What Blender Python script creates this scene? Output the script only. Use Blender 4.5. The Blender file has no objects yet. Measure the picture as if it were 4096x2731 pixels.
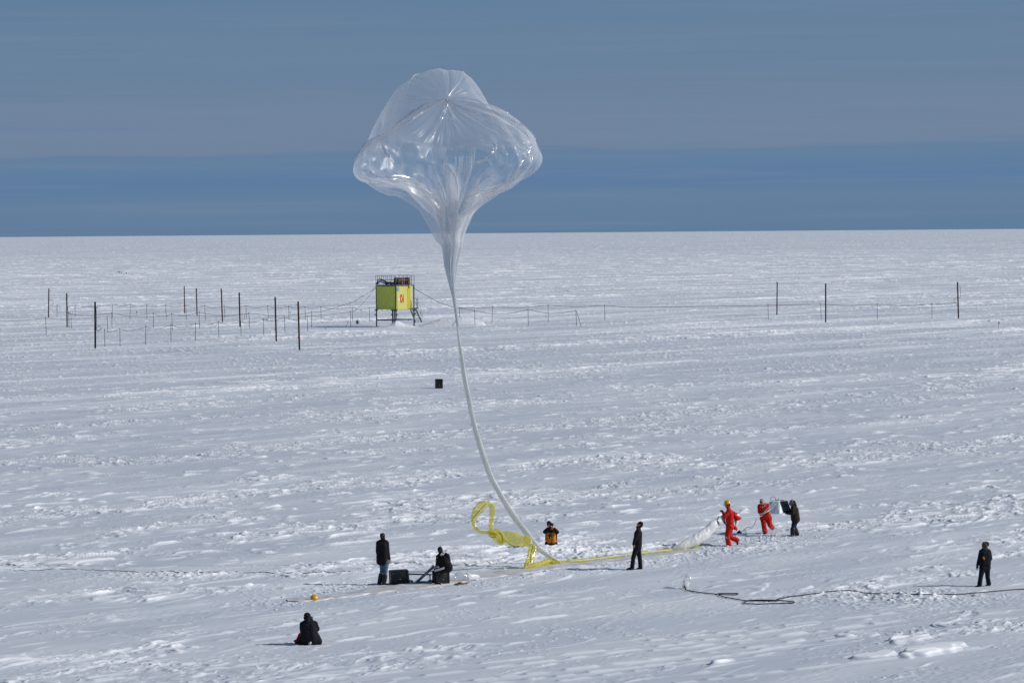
import bpy, bmesh, math, random
import numpy as np
from mathutils import Vector, Matrix

random.seed(7); rng = np.random.default_rng(7)
scene = bpy.context.scene
COL = scene.collection
R = math.radians

# ------------------------------------------------------------------ camera
W, H = 4096.0, 2731.0
LENS = 120.0
F = LENS / 36.0 * W
CAMH = 12.5
HOR = 929.0
ROLL = 0.0080
pit = math.atan((H / 2 - HOR) / F)
Fw = Vector((0, math.cos(pit), -math.sin(pit)))
U0 = Vector((0, math.sin(pit), math.cos(pit)))
R0 = Vector((1, 0, 0))
Rt = R0 * math.cos(ROLL) - U0 * math.sin(ROLL)
Up = U0 * math.cos(ROLL) + R0 * math.sin(ROLL)
CAM = Vector((0, 0, CAMH))
cam_d = bpy.data.cameras.new('camera'); cam_d.lens = LENS; cam_d.sensor_width = 36.0
cam_d.clip_start = 1.0; cam_d.clip_end = 300000.0
cam = bpy.data.objects.new('camera', cam_d); COL.objects.link(cam)
m3 = Matrix((Rt, Up, -Fw)).transposed()
cam.matrix_world = Matrix.Translation(CAM) @ m3.to_4x4()
scene.camera = cam


def ray(px, py):
    return Fw * F + Rt * (px - W / 2) + Up * (H / 2 - py)


def G(px, py, z=0.0):            # point of the snow seen at photo pixel
    d = ray(px, py)
    return CAM + d * ((z - CAMH) / d.z)


def P(px, py, y):                # point at distance y seen at photo pixel
    d = ray(px, py)
    return CAM + d * (y / d.y)


# ------------------------------------------------------------------ tagging
def tag(o, label=None, cat=None, group=None, kind=None):
    if label: o['label'] = label
    if cat: o['category'] = cat
    if group: o['group'] = group
    if kind: o['kind'] = kind
    return o


def empty(name, loc, label=None, cat=None, group=None, rz=0.0):
    o = bpy.data.objects.new(name, None); COL.objects.link(o)
    o.location = loc; o.rotation_euler = (0, 0, rz); o.empty_display_size = 0.2
    return tag(o, label, cat, group)


def link(name, me, mat=None, parent=None, smooth=True):
    o = bpy.data.objects.new(name, me); COL.objects.link(o)
    if mat: me.materials.clear(); me.materials.append(mat)
    if smooth:
        me.polygons.foreach_set('use_smooth', np.ones(len(me.polygons), dtype=bool))
    if parent is not None: o.parent = parent
    return o


def npmesh(name, verts, quads):
    verts = np.asarray(verts, dtype=np.float32).reshape(-1, 3); quads = np.asarray(quads, dtype=np.int32)
    k = quads.shape[1]
    me = bpy.data.meshes.new(name)
    me.vertices.add(len(verts)); me.vertices.foreach_set('co', verts.ravel())
    me.loops.add(quads.size); me.loops.foreach_set('vertex_index', quads.ravel())
    me.polygons.add(len(quads)); me.polygons.foreach_set('loop_start', np.arange(0, quads.size, k, dtype=np.int32))
    me.polygons.foreach_set('loop_total', np.full(len(quads), k, dtype=np.int32))
    me.update(calc_edges=True)
    return me


def gridquads(nr, nc, wrap=False):
    r = np.arange(nr - 1)[:, None]; c = np.arange(nc if wrap else nc - 1)[None, :]
    c2 = (c + 1) % nc
    return np.stack([r * nc + c, r * nc + c2, (r + 1) * nc + c2, (r + 1) * nc + c], -1).reshape(-1, 4)


# ------------------------------------------------------------------ noise
_perm = rng.permutation(256); _perm = np.concatenate([_perm, _perm, _perm])
_ang = rng.random(256) * 2 * np.pi
_gx, _gy = np.cos(_ang), np.sin(_ang)


def pn(x, y, s=0):
    x = np.asarray(x, dtype=np.float64) + s * 17.31; y = np.asarray(y, dtype=np.float64) + s * 9.77
    x0 = np.floor(x); y0 = np.floor(y); fx = x - x0; fy = y - y0
    xi = x0.astype(np.int64) & 255; yi = y0.astype(np.int64) & 255
    u = fx * fx * fx * (fx * (fx * 6 - 15) + 10); v = fy * fy * fy * (fy * (fy * 6 - 15) + 10)

    def g(ix, iy, dx, dy):
        h = _perm[_perm[ix] + iy]
        return _gx[h] * dx + _gy[h] * dy
    n00 = g(xi, yi, fx, fy); n10 = g(xi + 1, yi, fx - 1, fy)
    n01 = g(xi, yi + 1, fx, fy - 1); n11 = g(xi + 1, yi + 1, fx - 1, fy - 1)
    a = n00 + u * (n10 - n00); b = n01 + u * (n11 - n01)
    return (a + v * (b - a)) * 1.5


def sst(a, b, x):
    t = np.clip((x - a) / (b - a), 0, 1)
    return t * t * (3 - 2 * t)


# ------------------------------------------------------------------ materials
def mat(name, color, rough=0.6, spec=0.3, metal=0.0, noise=0.0, nscale=8.0, bump=0.0, sheen=0.0, color2=None):
    m = bpy.data.materials.new(name); m.use_nodes = True
    nt = m.node_tree; b = nt.nodes['Principled BSDF']
    b.inputs['Base Color'].default_value = (*color, 1); b.inputs['Roughness'].default_value = rough
    b.inputs['Specular IOR Level'].default_value = spec; b.inputs['Metallic'].default_value = metal
    if sheen: b.inputs['Sheen Weight'].default_value = sheen
    if noise or bump or color2:
        tc = nt.nodes.new('ShaderNodeTexCoord'); n = nt.nodes.new('ShaderNodeTexNoise')
        n.inputs['Scale'].default_value = nscale; n.inputs['Detail'].default_value = 6; n.inputs['Roughness'].default_value = 0.65
        nt.links.new(tc.outputs['Object'], n.inputs['Vector'])
        if noise or color2:
            mx = nt.nodes.new('ShaderNodeMix'); mx.data_type = 'RGBA'
            c2 = color2 if color2 else tuple(c * (1 - noise) for c in color)
            mx.inputs[6].default_value = (*color, 1); mx.inputs[7].default_value = (*c2, 1)
            rmp = nt.nodes.new('ShaderNodeMapRange'); rmp.inputs[1].default_value = 0.35; rmp.inputs[2].default_value = 0.68
            nt.links.new(n.outputs['Fac'], rmp.inputs[0]); nt.links.new(rmp.outputs[0], mx.inputs[0])
            nt.links.new(mx.outputs[2], b.inputs['Base Color'])
        if bump:
            bp = nt.nodes.new('ShaderNodeBump'); bp.inputs['Strength'].default_value = bump; bp.inputs['Distance'].default_value = 0.03
            nt.links.new(n.outputs['Fac'], bp.inputs['Height']); nt.links.new(bp.outputs[0], b.inputs['Normal'])
    return m


M = {}
M['skin'] = mat('skin', (0.42, 0.23, 0.16), 0.5, 0.35, noise=0.15, nscale=20)
M['hair'] = mat('dark_hair', (0.018, 0.013, 0.010), 0.6, 0.3, noise=0.4, nscale=40, bump=0.5)
M['black'] = mat('black_cloth', (0.014, 0.015, 0.018), 0.85, 0.15, noise=0.4, nscale=9, bump=0.35)
M['navy'] = mat('navy_cloth', (0.012, 0.013, 0.022), 0.85, 0.15, noise=0.4, nscale=9, bump=0.35)
M['brown'] = mat('brown_coat_cloth', (0.030, 0.023, 0.018), 0.85, 0.15, noise=0.4, nscale=9, bump=0.4)
M['fur'] = mat('fur_trim', (0.10, 0.085, 0.07), 0.9, 0.1, noise=0.6, nscale=40, bump=0.8)
M['jeans'] = mat('faded_jeans', (0.12, 0.20, 0.28), 0.85, 0.15, noise=0.55, nscale=7, bump=0.3)
M['darkjeans'] = mat('dark_jeans', (0.012, 0.03, 0.075), 0.85, 0.15, noise=0.5, nscale=7, bump=0.3)
M['boot'] = mat('boot_leather', (0.012, 0.011, 0.011), 0.55, 0.35, noise=0.4, nscale=14, bump=0.3)
M['orange'] = mat('orange_cloth', (0.62, 0.20, 0.012), 0.8, 0.2, noise=0.25, nscale=7, bump=0.4)
M['red'] = mat('red_coverall_cloth', (0.52, 0.016, 0.010), 0.75, 0.2, noise=0.2, nscale=6, bump=0.5)
M['whitecloth'] = mat('white_cloth', (0.75, 0.73, 0.76), 0.8, 0.2, noise=0.15, nscale=8, bump=0.3)
M['grey_cloth'] = mat('grey_cloth', (0.16, 0.17, 0.19), 0.85, 0.2, noise=0.3, nscale=12, bump=0.4)
M['maroon'] = mat('maroon_cap_wool', (0.035, 0.010, 0.012), 0.9, 0.1, noise=0.4, nscale=20, bump=0.5)
M['reflect'] = mat('reflective_tape', (0.45, 0.50, 0.52), 0.35, 0.5, noise=0.2)
M['glass'] = mat('dark_lens', (0.01, 0.01, 0.012), 0.08, 0.8)
M['plastic'] = mat('black_plastic', (0.010, 0.011, 0.013), 0.42, 0.4, noise=0.3, nscale=10, bump=0.1)
M['brass'] = mat('brass_screw', (0.75, 0.68, 0.35), 0.3, 0.5, metal=0.6)
M['yellowhelmet'] = mat('yellow_helmet_shell', (0.72, 0.36, 0.008), 0.22, 0.55, noise=0.12, nscale=12)
M['steel'] = mat('grey_painted_steel', (0.15, 0.185, 0.225), 0.45, 0.45, noise=0.3, nscale=9)
M['lightsteel'] = mat('pale_roller_plastic', (0.42, 0.44, 0.46), 0.5, 0.4, noise=0.25, nscale=12)
M['darksteel'] = mat('dark_steel', (0.05, 0.058, 0.068), 0.55, 0.4, noise=0.4, nscale=5)
M['galv'] = mat('galvanised_steel', (0.14, 0.175, 0.205), 0.5, 0.45, metal=0.25, noise=0.3, nscale=6)
M['cabyellow'] = mat('yellow_panel_paint', (0.55, 0.53, 0.155), 0.5, 0.35, noise=0.08, nscale=2.5)
M['cabyellow_shade'] = mat('shade_side_yellow_paint', (0.70, 0.72, 0.13), 0.5, 0.35, noise=0.12, nscale=1.5)  # same yellow paint with its greenish shade tone put into the colour
M['cabyellow2'] = mat('deep_yellow_paint', (0.55, 0.46, 0.03), 0.5, 0.35, noise=0.1, nscale=3)
M['redpaint'] = mat('red_sign_paint', (0.50, 0.015, 0.015), 0.5, 0.35, noise=0.15, nscale=6)
M['bluepaint'] = mat('blue_grey_plate', (0.10, 0.17, 0.24), 0.5, 0.4, noise=0.2)
M['rust'] = mat('rusty_drum_paint', (0.29, 0.135, 0.08), 0.7, 0.25, noise=0.0, nscale=4, color2=(0.16, 0.065, 0.04))
M['rust2'] = mat('brown_rust_drum_paint', (0.15, 0.10, 0.078), 0.75, 0.2, nscale=4, color2=(0.09, 0.06, 0.05))
M['rust3'] = mat('dark_red_drum_paint', (0.16, 0.055, 0.035), 0.75, 0.2, nscale=4, color2=(0.10, 0.04, 0.03))
M['wood'] = mat('weathered_brown_wood', (0.075, 0.038, 0.020), 0.85, 0.15, nscale=5, color2=(0.035, 0.020, 0.013), bump=0.4)
M['wood2'] = mat('weathered_dark_wood', (0.040, 0.026, 0.020), 0.85, 0.15, nscale=5, color2=(0.022, 0.016, 0.014), bump=0.4)
M['plank'] = mat('raw_wood', (0.30, 0.20, 0.12), 0.8, 0.2, nscale=14, color2=(0.10, 0.06, 0.04))
M['stake'] = mat('grey_stake_metal', (0.07, 0.085, 0.10), 0.6, 0.35, noise=0.3)
M['cable'] = mat('dark_cable_rubber', (0.028, 0.034, 0.036), 0.6, 0.3, noise=0.3)
M['hose'] = mat('black_hose_rubber', (0.012, 0.012, 0.012), 0.55, 0.35, noise=0.3)
M['rope'] = mat('white_rope', (0.72, 0.71, 0.70), 0.8, 0.2, noise=0.15, nscale=30)
M['palefoam'] = mat('pale_blue_foam_board', (0.76, 0.80, 0.83), 0.65, 0.3, noise=0.08, nscale=5)
M['whitepaint'] = mat('white_paint', (0.78, 0.77, 0.74), 0.5, 0.35, noise=0.1)
M['flagdark'] = mat('dark_flag_cloth', (0.02, 0.02, 0.03), 0.8, 0.2, noise=0.2)
M['flagred'] = mat('red_flag_cloth', (0.42, 0.02, 0.03), 0.8, 0.2, noise=0.2)
M['tarp'] = None


def nodemat(name):
    m = bpy.data.materials.new(name); m.use_nodes = True
    nt = m.node_tree; nt.nodes.clear()
    out = nt.nodes.new('ShaderNodeOutputMaterial')
    return m, nt, out


def film(name, color, base, edge, gloss=0.3, rough=0.16, trans=0.5, attr=True, bump=0.0, bscale=6.0, tint=(1, 1, 1), edgepow=0.35, vec=None):
    """thin plastic film: partly see-through, denser where seen edge-on and where gathered"""
    m, nt, out = nodemat(name); N = nt.nodes.new; L = nt.links.new
    tr = N('ShaderNodeBsdfTransparent'); tr.inputs[0].default_value = (*tint, 1)
    di = N('ShaderNodeBsdfDiffuse'); di.inputs[0].default_value = (*color, 1)
    tl = N('ShaderNodeBsdfTranslucent'); tl.inputs[0].default_value = (*color, 1)
    gl = N('ShaderNodeBsdfGlossy'); gl.inputs['Roughness'].default_value = rough; gl.inputs[0].default_value = (0.95, 0.95, 0.95, 1)
    m1 = N('ShaderNodeMixShader'); m1.inputs[0].default_value = trans; L(di.outputs[0], m1.inputs[1]); L(tl.outputs[0], m1.inputs[2])
    m2 = N('ShaderNodeMixShader'); m2.inputs[0].default_value = gloss; L(m1.outputs[0], m2.inputs[1]); L(gl.outputs[0], m2.inputs[2])
    lw = N('ShaderNodeLayerWeight'); lw.inputs['Blend'].default_value = edgepow
    mul = N('ShaderNodeMath'); mul.operation = 'MULTIPLY'; mul.inputs[1].default_value = edge; L(lw.outputs['Facing'], mul.inputs[0])
    add = N('ShaderNodeMath'); add.operation = 'ADD'; add.inputs[1].default_value = base; L(mul.outputs[0], add.inputs[0])
    last = add
    if attr:
        at = N('ShaderNodeAttribute'); at.attribute_name = 'layering'
        ad2 = N('ShaderNodeMath'); ad2.operation = 'ADD'; ad2.use_clamp = True
        L(add.outputs[0], ad2.inputs[0]); L(at.outputs['Fac'], ad2.inputs[1]); last = ad2
        cm = N('ShaderNodeMix'); cm.data_type = 'RGBA'; mp_ = N('ShaderNodeMapRange'); mp_.inputs[1].default_value = .25; mp_.inputs[2].default_value = 1.0
        L(at.outputs['Fac'], mp_.inputs[0]); L(mp_.outputs[0], cm.inputs[0]); cm.inputs[6].default_value = (*color, 1); cm.inputs[7].default_value = (.80, .83, .86, 1)
        for s_ in (di, tl): L(cm.outputs[2], s_.inputs[0])
    if bump:
        tc = N('ShaderNodeTexCoord'); n = N('ShaderNodeTexNoise'); n.inputs['Scale'].default_value = bscale; n.inputs['Detail'].default_value = 5
        n.noise_type = 'RIDGED_MULTIFRACTAL'
        if vec:
            va = N('ShaderNodeAttribute'); va.attribute_name = vec; L(va.outputs['Vector'], n.inputs['Vector'])
            n2_ = N('ShaderNodeTexNoise'); n2_.inputs['Scale'].default_value = 2.3; n2_.inputs['Detail'].default_value = 4; n2_.noise_type = 'RIDGED_MULTIFRACTAL'; L(tc.outputs['Object'], n2_.inputs['Vector'])
            sm_ = N('ShaderNodeMath'); sm_.operation = 'MULTIPLY_ADD'; sm_.inputs[1].default_value = .9; L(n2_.outputs['Fac'], sm_.inputs[0]); L(n.outputs['Fac'], sm_.inputs[2])
        else: L(tc.outputs['Object'], n.inputs['Vector'])
        bp = N('ShaderNodeBump'); bp.inputs['Strength'].default_value = bump; bp.inputs['Distance'].default_value = 0.04
        L((sm_ if vec else n).outputs[0], bp.inputs['Height'])
        for s in (di, tl, gl): L(bp.outputs[0], s.inputs['Normal'])
    mx = N('ShaderNodeMixShader'); L(last.outputs[0], mx.inputs[0]); L(tr.outputs[0], mx.inputs[1]); L(m2.outputs[0], mx.inputs[2])
    L(mx.outputs[0], out.inputs['Surface'])
    return m


# ------------------------------------------------------------------ mesh builder
class MB:
    def __init__(s): s.v = []; s.f = []

    def add(s, vs, fs):
        o = len(s.v); s.v += [tuple(v) for v in vs]; s.f += [tuple(i + o for i in f) for f in fs]
        return s

    def box(s, c, size, rot=None, bev=0.0):
        hx, hy, hz = (d / 2 for d in size); c = Vector(c)
        b = min(bev, hx * .9, hy * .9, hz * .9)
        if b <= 0:
            vs = [Vector((x, y, z)) for x in (-hx, hx) for y in (-hy, hy) for z in (-hz, hz)]
            fs = [(0, 1, 3, 2), (4, 6, 7, 5), (0, 4, 5, 1), (2, 3, 7, 6), (0, 2, 6, 4), (1, 5, 7, 3)]
        else:
            bm = bmesh.new(); bmesh.ops.create_cube(bm, size=1.0)
            for v in bm.verts: v.co = Vector((v.co.x * 2 * hx, v.co.y * 2 * hy, v.co.z * 2 * hz))
            bmesh.ops.bevel(bm, geom=bm.edges[:], offset=b, segments=2, profile=0.5, affect='EDGES')
            bm.verts.index_update()
            vs = [v.co.copy() for v in bm.verts]; fs = [tuple(v.index for v in f.verts) for f in bm.faces]; bm.free()
        if rot is not None:
            if not isinstance(rot, Matrix): rot = Matrix.Rotation(rot, 3, 'Z')
            vs = [rot @ v for v in vs]
        return s.add([v + c for v in vs], fs)

    def bar(s, p0, p1, w, h=None):
        p0 = Vector(p0); p1 = Vector(p1); d = p1 - p0; L = d.length
        q = d.to_track_quat('Y', 'Z').to_matrix()
        return s.box((p0 + p1) / 2, (w, L, h if h else w), q)

    def cyl(s, p0, p1, r0, r1=None, n=12, cap=True):
        r1 = r0 if r1 is None else r1
        p0 = Vector(p0); p1 = Vector(p1); q = (p1 - p0).to_track_quat('Z', 'Y').to_matrix()
        vs = []
        for p, r in ((p0, r0), (p1, r1)):
            for i in range(n):
                a = 2 * math.pi * i / n; vs.append(p + q @ Vector((r * math.cos(a), r * math.sin(a), 0)))
        fs = [(i, (i + 1) % n, n + (i + 1) % n, n + i) for i in range(n)]
        if cap: fs += [tuple(range(n))[::-1], tuple(range(n, 2 * n))]
        return s.add(vs, fs)

    def lathe(s, c, prof, n=20, axis=None, sx=1, sy=1):
        c = Vector(c); q = Matrix.Identity(3) if axis is None else Vector(axis).to_track_quat('Z', 'Y').to_matrix()
        vs = []; k = len(prof)
        for r, z in prof:
            for i in range(n):
                a = 2 * math.pi * i / n; vs.append(c + q @ Vector((r * sx * math.cos(a), r * sy * math.sin(a), z)))
        fs = [(j * n + i, j * n + (i + 1) % n, (j + 1) * n + (i + 1) % n, (j + 1) * n + i) for j in range(k - 1) for i in range(n)]
        fs += [tuple(range(n))[::-1], tuple(range((k - 1) * n, k * n))]
        return s.add(vs, fs)

    def tube(s, pts, r, n=8, closed=False):
        pts = [Vector(p) for p in pts]; k = len(pts)
        rr = r if hasattr(r, '__len__') else [r] * k
        vs = []; up = Vector((0.01, 0.03, 1)).normalized(); prevn = None
        for i, p in enumerate(pts):
            t = (pts[min(i + 1, k - 1)] - pts[max(i - 1, 0)])
            if t.length < 1e-9: t = Vector((1, 0, 0))
            t.normalize()
            if prevn is None:
                prevn = t.cross(up)
                if prevn.length < 1e-3: prevn = t.cross(Vector((1, 0, 0)))
                prevn.normalize()
            else:
                prevn = (prevn - t * prevn.dot(t)).normalized()
            bn = t.cross(prevn)
            for j in range(n):
                a = 2 * math.pi * j / n; vs.append(p + (prevn * math.cos(a) + bn * math.sin(a)) * rr[i])
        fs = [(i * n + j, i * n + (j + 1) % n, (i + 1) * n + (j + 1) % n, (i + 1) * n + j) for i in range(k - 1) for j in range(n)]
        fs += [tuple(range(n))[::-1], tuple(range((k - 1) * n, k * n))]
        return s.add(vs, fs)

    def ell(s, c, rad, rot=None, n=16, m=10):
        c = Vector(c); vs = []; fs = []
        rot = rot or Matrix.Identity(3)
        vs.append(c + rot @ Vector((0, 0, -rad[2])))
        for j in range(1, m):
            ph = -math.pi / 2 + math.pi * j / m
            for i in range(n):
                a = 2 * math.pi * i / n
                vs.append(c + rot @ Vector((rad[0] * math.cos(a) * math.cos(ph), rad[1] * math.sin(a) * math.cos(ph), rad[2] * math.sin(ph))))
        vs.append(c + rot @ Vector((0, 0, rad[2]))); top = len(vs) - 1
        for i in range(n): fs.append((0, 1 + (i + 1) % n, 1 + i))
        for j in range(m - 2):
            for i in range(n):
                fs.append((1 + j * n + i, 1 + j * n + (i + 1) % n, 1 + (j + 1) * n + (i + 1) % n, 1 + (j + 1) * n + i))
        b = 1 + (m - 2) * n
        for i in range(n): fs.append((b + i, b + (i + 1) % n, top))
        return s.add(vs, fs)

    def cap(s, p0, r0, p1, r1, n=14, flat=None):
        """round-ended tapered limb"""
        p0 = Vector(p0); p1 = Vector(p1); d = p1 - p0; L = d.length
        if L < 1e-6: return s.ell(p0, (r0,) * 3)
        prof = []
        for i in range(5):
            a = math.pi / 2 * (1 - i / 4.0); prof.append((max(r0 * math.cos(a), 1e-4), -r0 * math.sin(a)))
        for i in range(5):
            a = math.pi / 2 * i / 4.0; prof.append((max(r1 * math.cos(a), 1e-4), L + r1 * math.sin(a)))
        return s.lathe(p0, prof, n, d)

    def prism(s, outline, o, ex, ey, depth):
        """outline in 2D, placed at origin o with axes ex, ey, thickness along their normal"""
        ex = Vector(ex); ey = Vector(ey); o = Vector(o); nz = ex.cross(ey).normalized() * depth
        k = len(outline)
        vs = [o + ex * a + ey * b for a, b in outline] + [o + ex * a + ey * b + nz for a, b in outline]
        fs = [tuple(range(k))[::-1], tuple(range(k, 2 * k))] + [(i, (i + 1) % k, k + (i + 1) % k, k + i) for i in range(k)]
        return s.add(vs, fs)

    def build(s, name, material, parent=None, smooth=False, origin=None, autosmooth=False):
        me = bpy.data.meshes.new(name)
        vs = s.v
        if origin is not None:
            o = Vector(origin); vs = [tuple(Vector(v) - o) for v in vs]
        me.from_pydata(vs, [], s.f); me.update()
        ob = link(name, me, material, parent, smooth)
        if autosmooth:
            me.polygons.foreach_set('use_smooth', np.ones(len(me.polygons), dtype=bool))
            bm = bmesh.new(); bm.from_mesh(me)
            for e in bm.edges:
                if len(e.link_faces) == 2 and e.calc_face_angle(0) > 0.7: e.smooth = False
            bm.to_mesh(me); bm.free()
        if origin is not None: ob.location = origin
        return ob

    def remesh(s, name, material, parent=None, voxel=0.01, smooth=4, wrinkle=0.0, wscale=9.0, seed=0, zcut=None, origin=None):
        me = bpy.data.meshes.new(name + '_raw'); me.from_pydata(s.v, [], s.f); me.update()
        tmp = bpy.data.objects.new('tmp', me); COL.objects.link(tmp)
        md = tmp.modifiers.new('r', 'REMESH'); md.mode = 'VOXEL'; md.voxel_size = voxel; md.use_smooth_shade = True
        if smooth:
            ms = tmp.modifiers.new('s', 'SMOOTH'); ms.factor = 0.5; ms.iterations = smooth
        dg = bpy.context.evaluated_depsgraph_get(); ev = tmp.evaluated_get(dg)
        out = bpy.data.meshes.new_from_object(ev)
        bpy.data.objects.remove(tmp); bpy.data.meshes.remove(me)
        out.name = name
        if wrinkle:
            n = len(out.vertices); co = np.empty(n * 3, np.float32); out.vertices.foreach_get('co', co); co = co.reshape(-1, 3)
            nr = np.empty(n * 3, np.float32); out.vertices.foreach_get('normal', nr); nr = nr.reshape(-1, 3)
            q = co * wscale
            w = np.abs(pn(q[:, 0] + 0.6 * q[:, 1] + 0.4 * q[:, 2], q[:, 2] * 1.3 - 0.5 * q[:, 1], seed + 1)) * 1.2 - 0.25 \
                + 0.5 * pn(q[:, 0] * 2.1 + q[:, 1], q[:, 2] * 2.3 + q[:, 1] * 1.7, seed + 5)
            co = co + nr * (w * wrinkle)[:, None]
            out.vertices.foreach_set('co', co.ravel()); out.update()
        return link(name, out, material, parent, True)


def cr(pts, n=8):
    """smooth curve through points (tuples of any length)"""
    p = np.array(pts, dtype=float); k = len(p); out = []
    for i in range(k - 1):
        p0 = p[max(i - 1, 0)]; p1 = p[i]; p2 = p[i + 1]; p3 = p[min(i + 2, k - 1)]
        for j in range(n):
            t = j / n
            out.append(0.5 * ((2 * p1) + (-p0 + p2) * t + (2 * p0 - 5 * p1 + 4 * p2 - p3) * t * t + (-p0 + 3 * p1 - 3 * p2 + p3) * t ** 3))
    out.append(p[-1])
    return np.array(out)
# ------------------------------------------------------------------ light and sky
SUN_EL, SUN_AZ = R(32), R(4)
S = Vector((math.cos(SUN_EL) * math.cos(SUN_AZ), -math.cos(SUN_EL) * math.sin(SUN_AZ), math.sin(SUN_EL)))
ld = bpy.data.lights.new('sun', 'SUN'); ld.energy = 3.65; ld.angle = R(0.53); ld.color = (1.0, 0.955, 0.89)
lo = bpy.data.objects.new('sun', ld); COL.objects.link(lo); lo.rotation_euler = S.to_track_quat('Z', 'Y').to_euler(); lo.location = (60, -30, 60)

wd = bpy.data.worlds.new('World'); scene.world = wd; wd.use_nodes = True
nt = wd.node_tree; nt.nodes.clear(); N = nt.nodes.new; L = nt.links.new
wo = N('ShaderNodeOutputWorld'); bg = N('ShaderNodeBackground'); bg.inputs['Strength'].default_value = 1.0; L(bg.outputs[0], wo.inputs[0])
sky = N('ShaderNodeTexSky'); sky.sky_type = 'NISHITA'; sky.sun_disc = False; sky.sun_elevation = SUN_EL
sky.sun_rotation = math.atan2(S.x, S.y); sky.altitude = 50; sky.air_density = 1.0; sky.dust_density = 0.3; sky.ozone_density = 1.5
sc_ = N('ShaderNodeVectorMath'); sc_.operation = 'SCALE'; sc_.inputs['Scale'].default_value = 0.075; L(sky.outputs[0], sc_.inputs[0])
tc = N('ShaderNodeTexCoord'); sep = N('ShaderNodeSeparateXYZ'); L(tc.outputs['Generated'], sep.inputs[0])


def wnoise(scale, rough=0.55, detail=4, loc=(0, 0, 0)):
    mp = N('ShaderNodeMapping'); mp.inputs['Scale'].default_value = scale; mp.inputs['Location'].default_value = loc
    L(tc.outputs['Generated'], mp.inputs[0])
    n = N('ShaderNodeTexNoise'); n.inputs['Scale'].default_value = 1.0; n.inputs['Detail'].default_value = detail; n.inputs['Roughness'].default_value = rough
    L(mp.outputs[0], n.inputs['Vector']); return n.outputs['Fac']


def wmath(op, a, b, c=None):
    m = N('ShaderNodeMath'); m.operation = op
    for i, x in enumerate((a, b) if c is None else (a, b, c)):
        if hasattr(x, 'is_output'): L(x, m.inputs[i])
        else: m.inputs[i].default_value = x
    return m.outputs[0]


def wramp(fac, stops, interp='LINEAR'):
    r = N('ShaderNodeValToRGB'); r.color_ramp.interpolation = interp
    el = r.color_ramp.elements
    while len(el) < len(stops): el.new(0.5)
    for e, (p, c) in zip(el, stops): e.position = p; e.color = (*c, 1) if len(c) == 3 else c
    L(fac, r.inputs[0]); return r.outputs[0]


def lin(*c): return tuple(((x / 255 + 0.055) / 1.055) ** 2.4 if x > 10 else x / 255 / 12.92 for x in c)


# height above the horizon, rising slowly to the right and made wavy by the cloud sheet's own edge
z = wmath('MULTIPLY_ADD', sep.outputs['X'], -0.010, sep.outputs['Z'])
wav = wnoise((9, 9, 60), 0.5, 3); wav2 = wnoise((14, 14, 420), 0.6, 4, (3, 1, 7))
zz = wmath('MULTIPLY_ADD', wmath('SUBTRACT', wav, 0.5), 0.006, z)
zz = wmath('MULTIPLY_ADD', wmath('SUBTRACT', wav2, 0.5), 0.0045, zz)
fac = wmath('MULTIPLY', zz, 10.0)     # 0..1 over the lowest 5.7 degrees
low = wramp(fac, [(0.0, lin(97, 125, 156)), (0.09, lin(100, 128, 158)), (0.155, lin(93, 124, 161)), (0.215, lin(99, 128, 159)),
                  (0.239, lin(100, 128, 158)), (0.252, lin(112, 132, 158)), (0.36, lin(112, 132, 159)), (0.47, lin(105, 130, 157)),
                  (0.56, lin(105, 130, 157)), (0.70, lin(97, 127, 157)), (1.0, lin(98, 127, 157))])
st = wnoise((7, 7, 260), 0.62, 5, (8, 2, 1))
stf = wramp(st, [(0.50, (0, 0, 0)), (0.72, (1, 1, 1))])
stm = wmath('MULTIPLY', stf, 0.45)
m1 = N('ShaderNodeMix'); m1.data_type = 'RGBA'; L(stm, m1.inputs[0]); L(low, m1.inputs[6]); m1.inputs[7].default_value = (*lin(116, 136, 164), 1)
st2 = wnoise((10, 10, 330), 0.6, 4, (1, 5, 3))
stm2 = wmath('MULTIPLY', wramp(st2, [(0.56, (0, 0, 0)), (0.74, (1, 1, 1))]), 0.35)
m2 = N('ShaderNodeMix'); m2.data_type = 'RGBA'; L(stm2, m2.inputs[0]); L(m1.outputs[2], m2.inputs[6]); m2.inputs[7].default_value = (*lin(93, 123, 158), 1)
up = wramp(sep.outputs['Z'], [(0.085, (0, 0, 0)), (0.30, (1, 1, 1))])
m3_ = N('ShaderNodeMix'); m3_.data_type = 'RGBA'; L(up, m3_.inputs[0]); L(m2.outputs[2], m3_.inputs[6]); L(sc_.outputs[0], m3_.inputs[7])
L(m3_.outputs[2], bg.inputs['Color'])

scene.view_settings.view_transform = 'Standard'; scene.view_settings.look = 'None'
scene.view_settings.exposure = 0.0; scene.view_settings.gamma = 1.0
scene.cycles.transparent_max_bounces = 64; scene.cycles.max_bounces = 10
scene.cycles.use_denoising = True
scene.cycles.sample_clamp_indirect = 6.0

# ------------------------------------------------------------------ snow field
WIND = R(54); CW, SW = math.cos(WIND), math.sin(WIND)
# trampled strip along the ground sheet, and round the people
TR = [G(x, y) for x, y in ((1130, 2405), (1500, 2345), (1900, 2318), (2200, 2275), (2560, 2250), (2850, 2190), (3060, 2150), (3220, 2150))]


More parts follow.
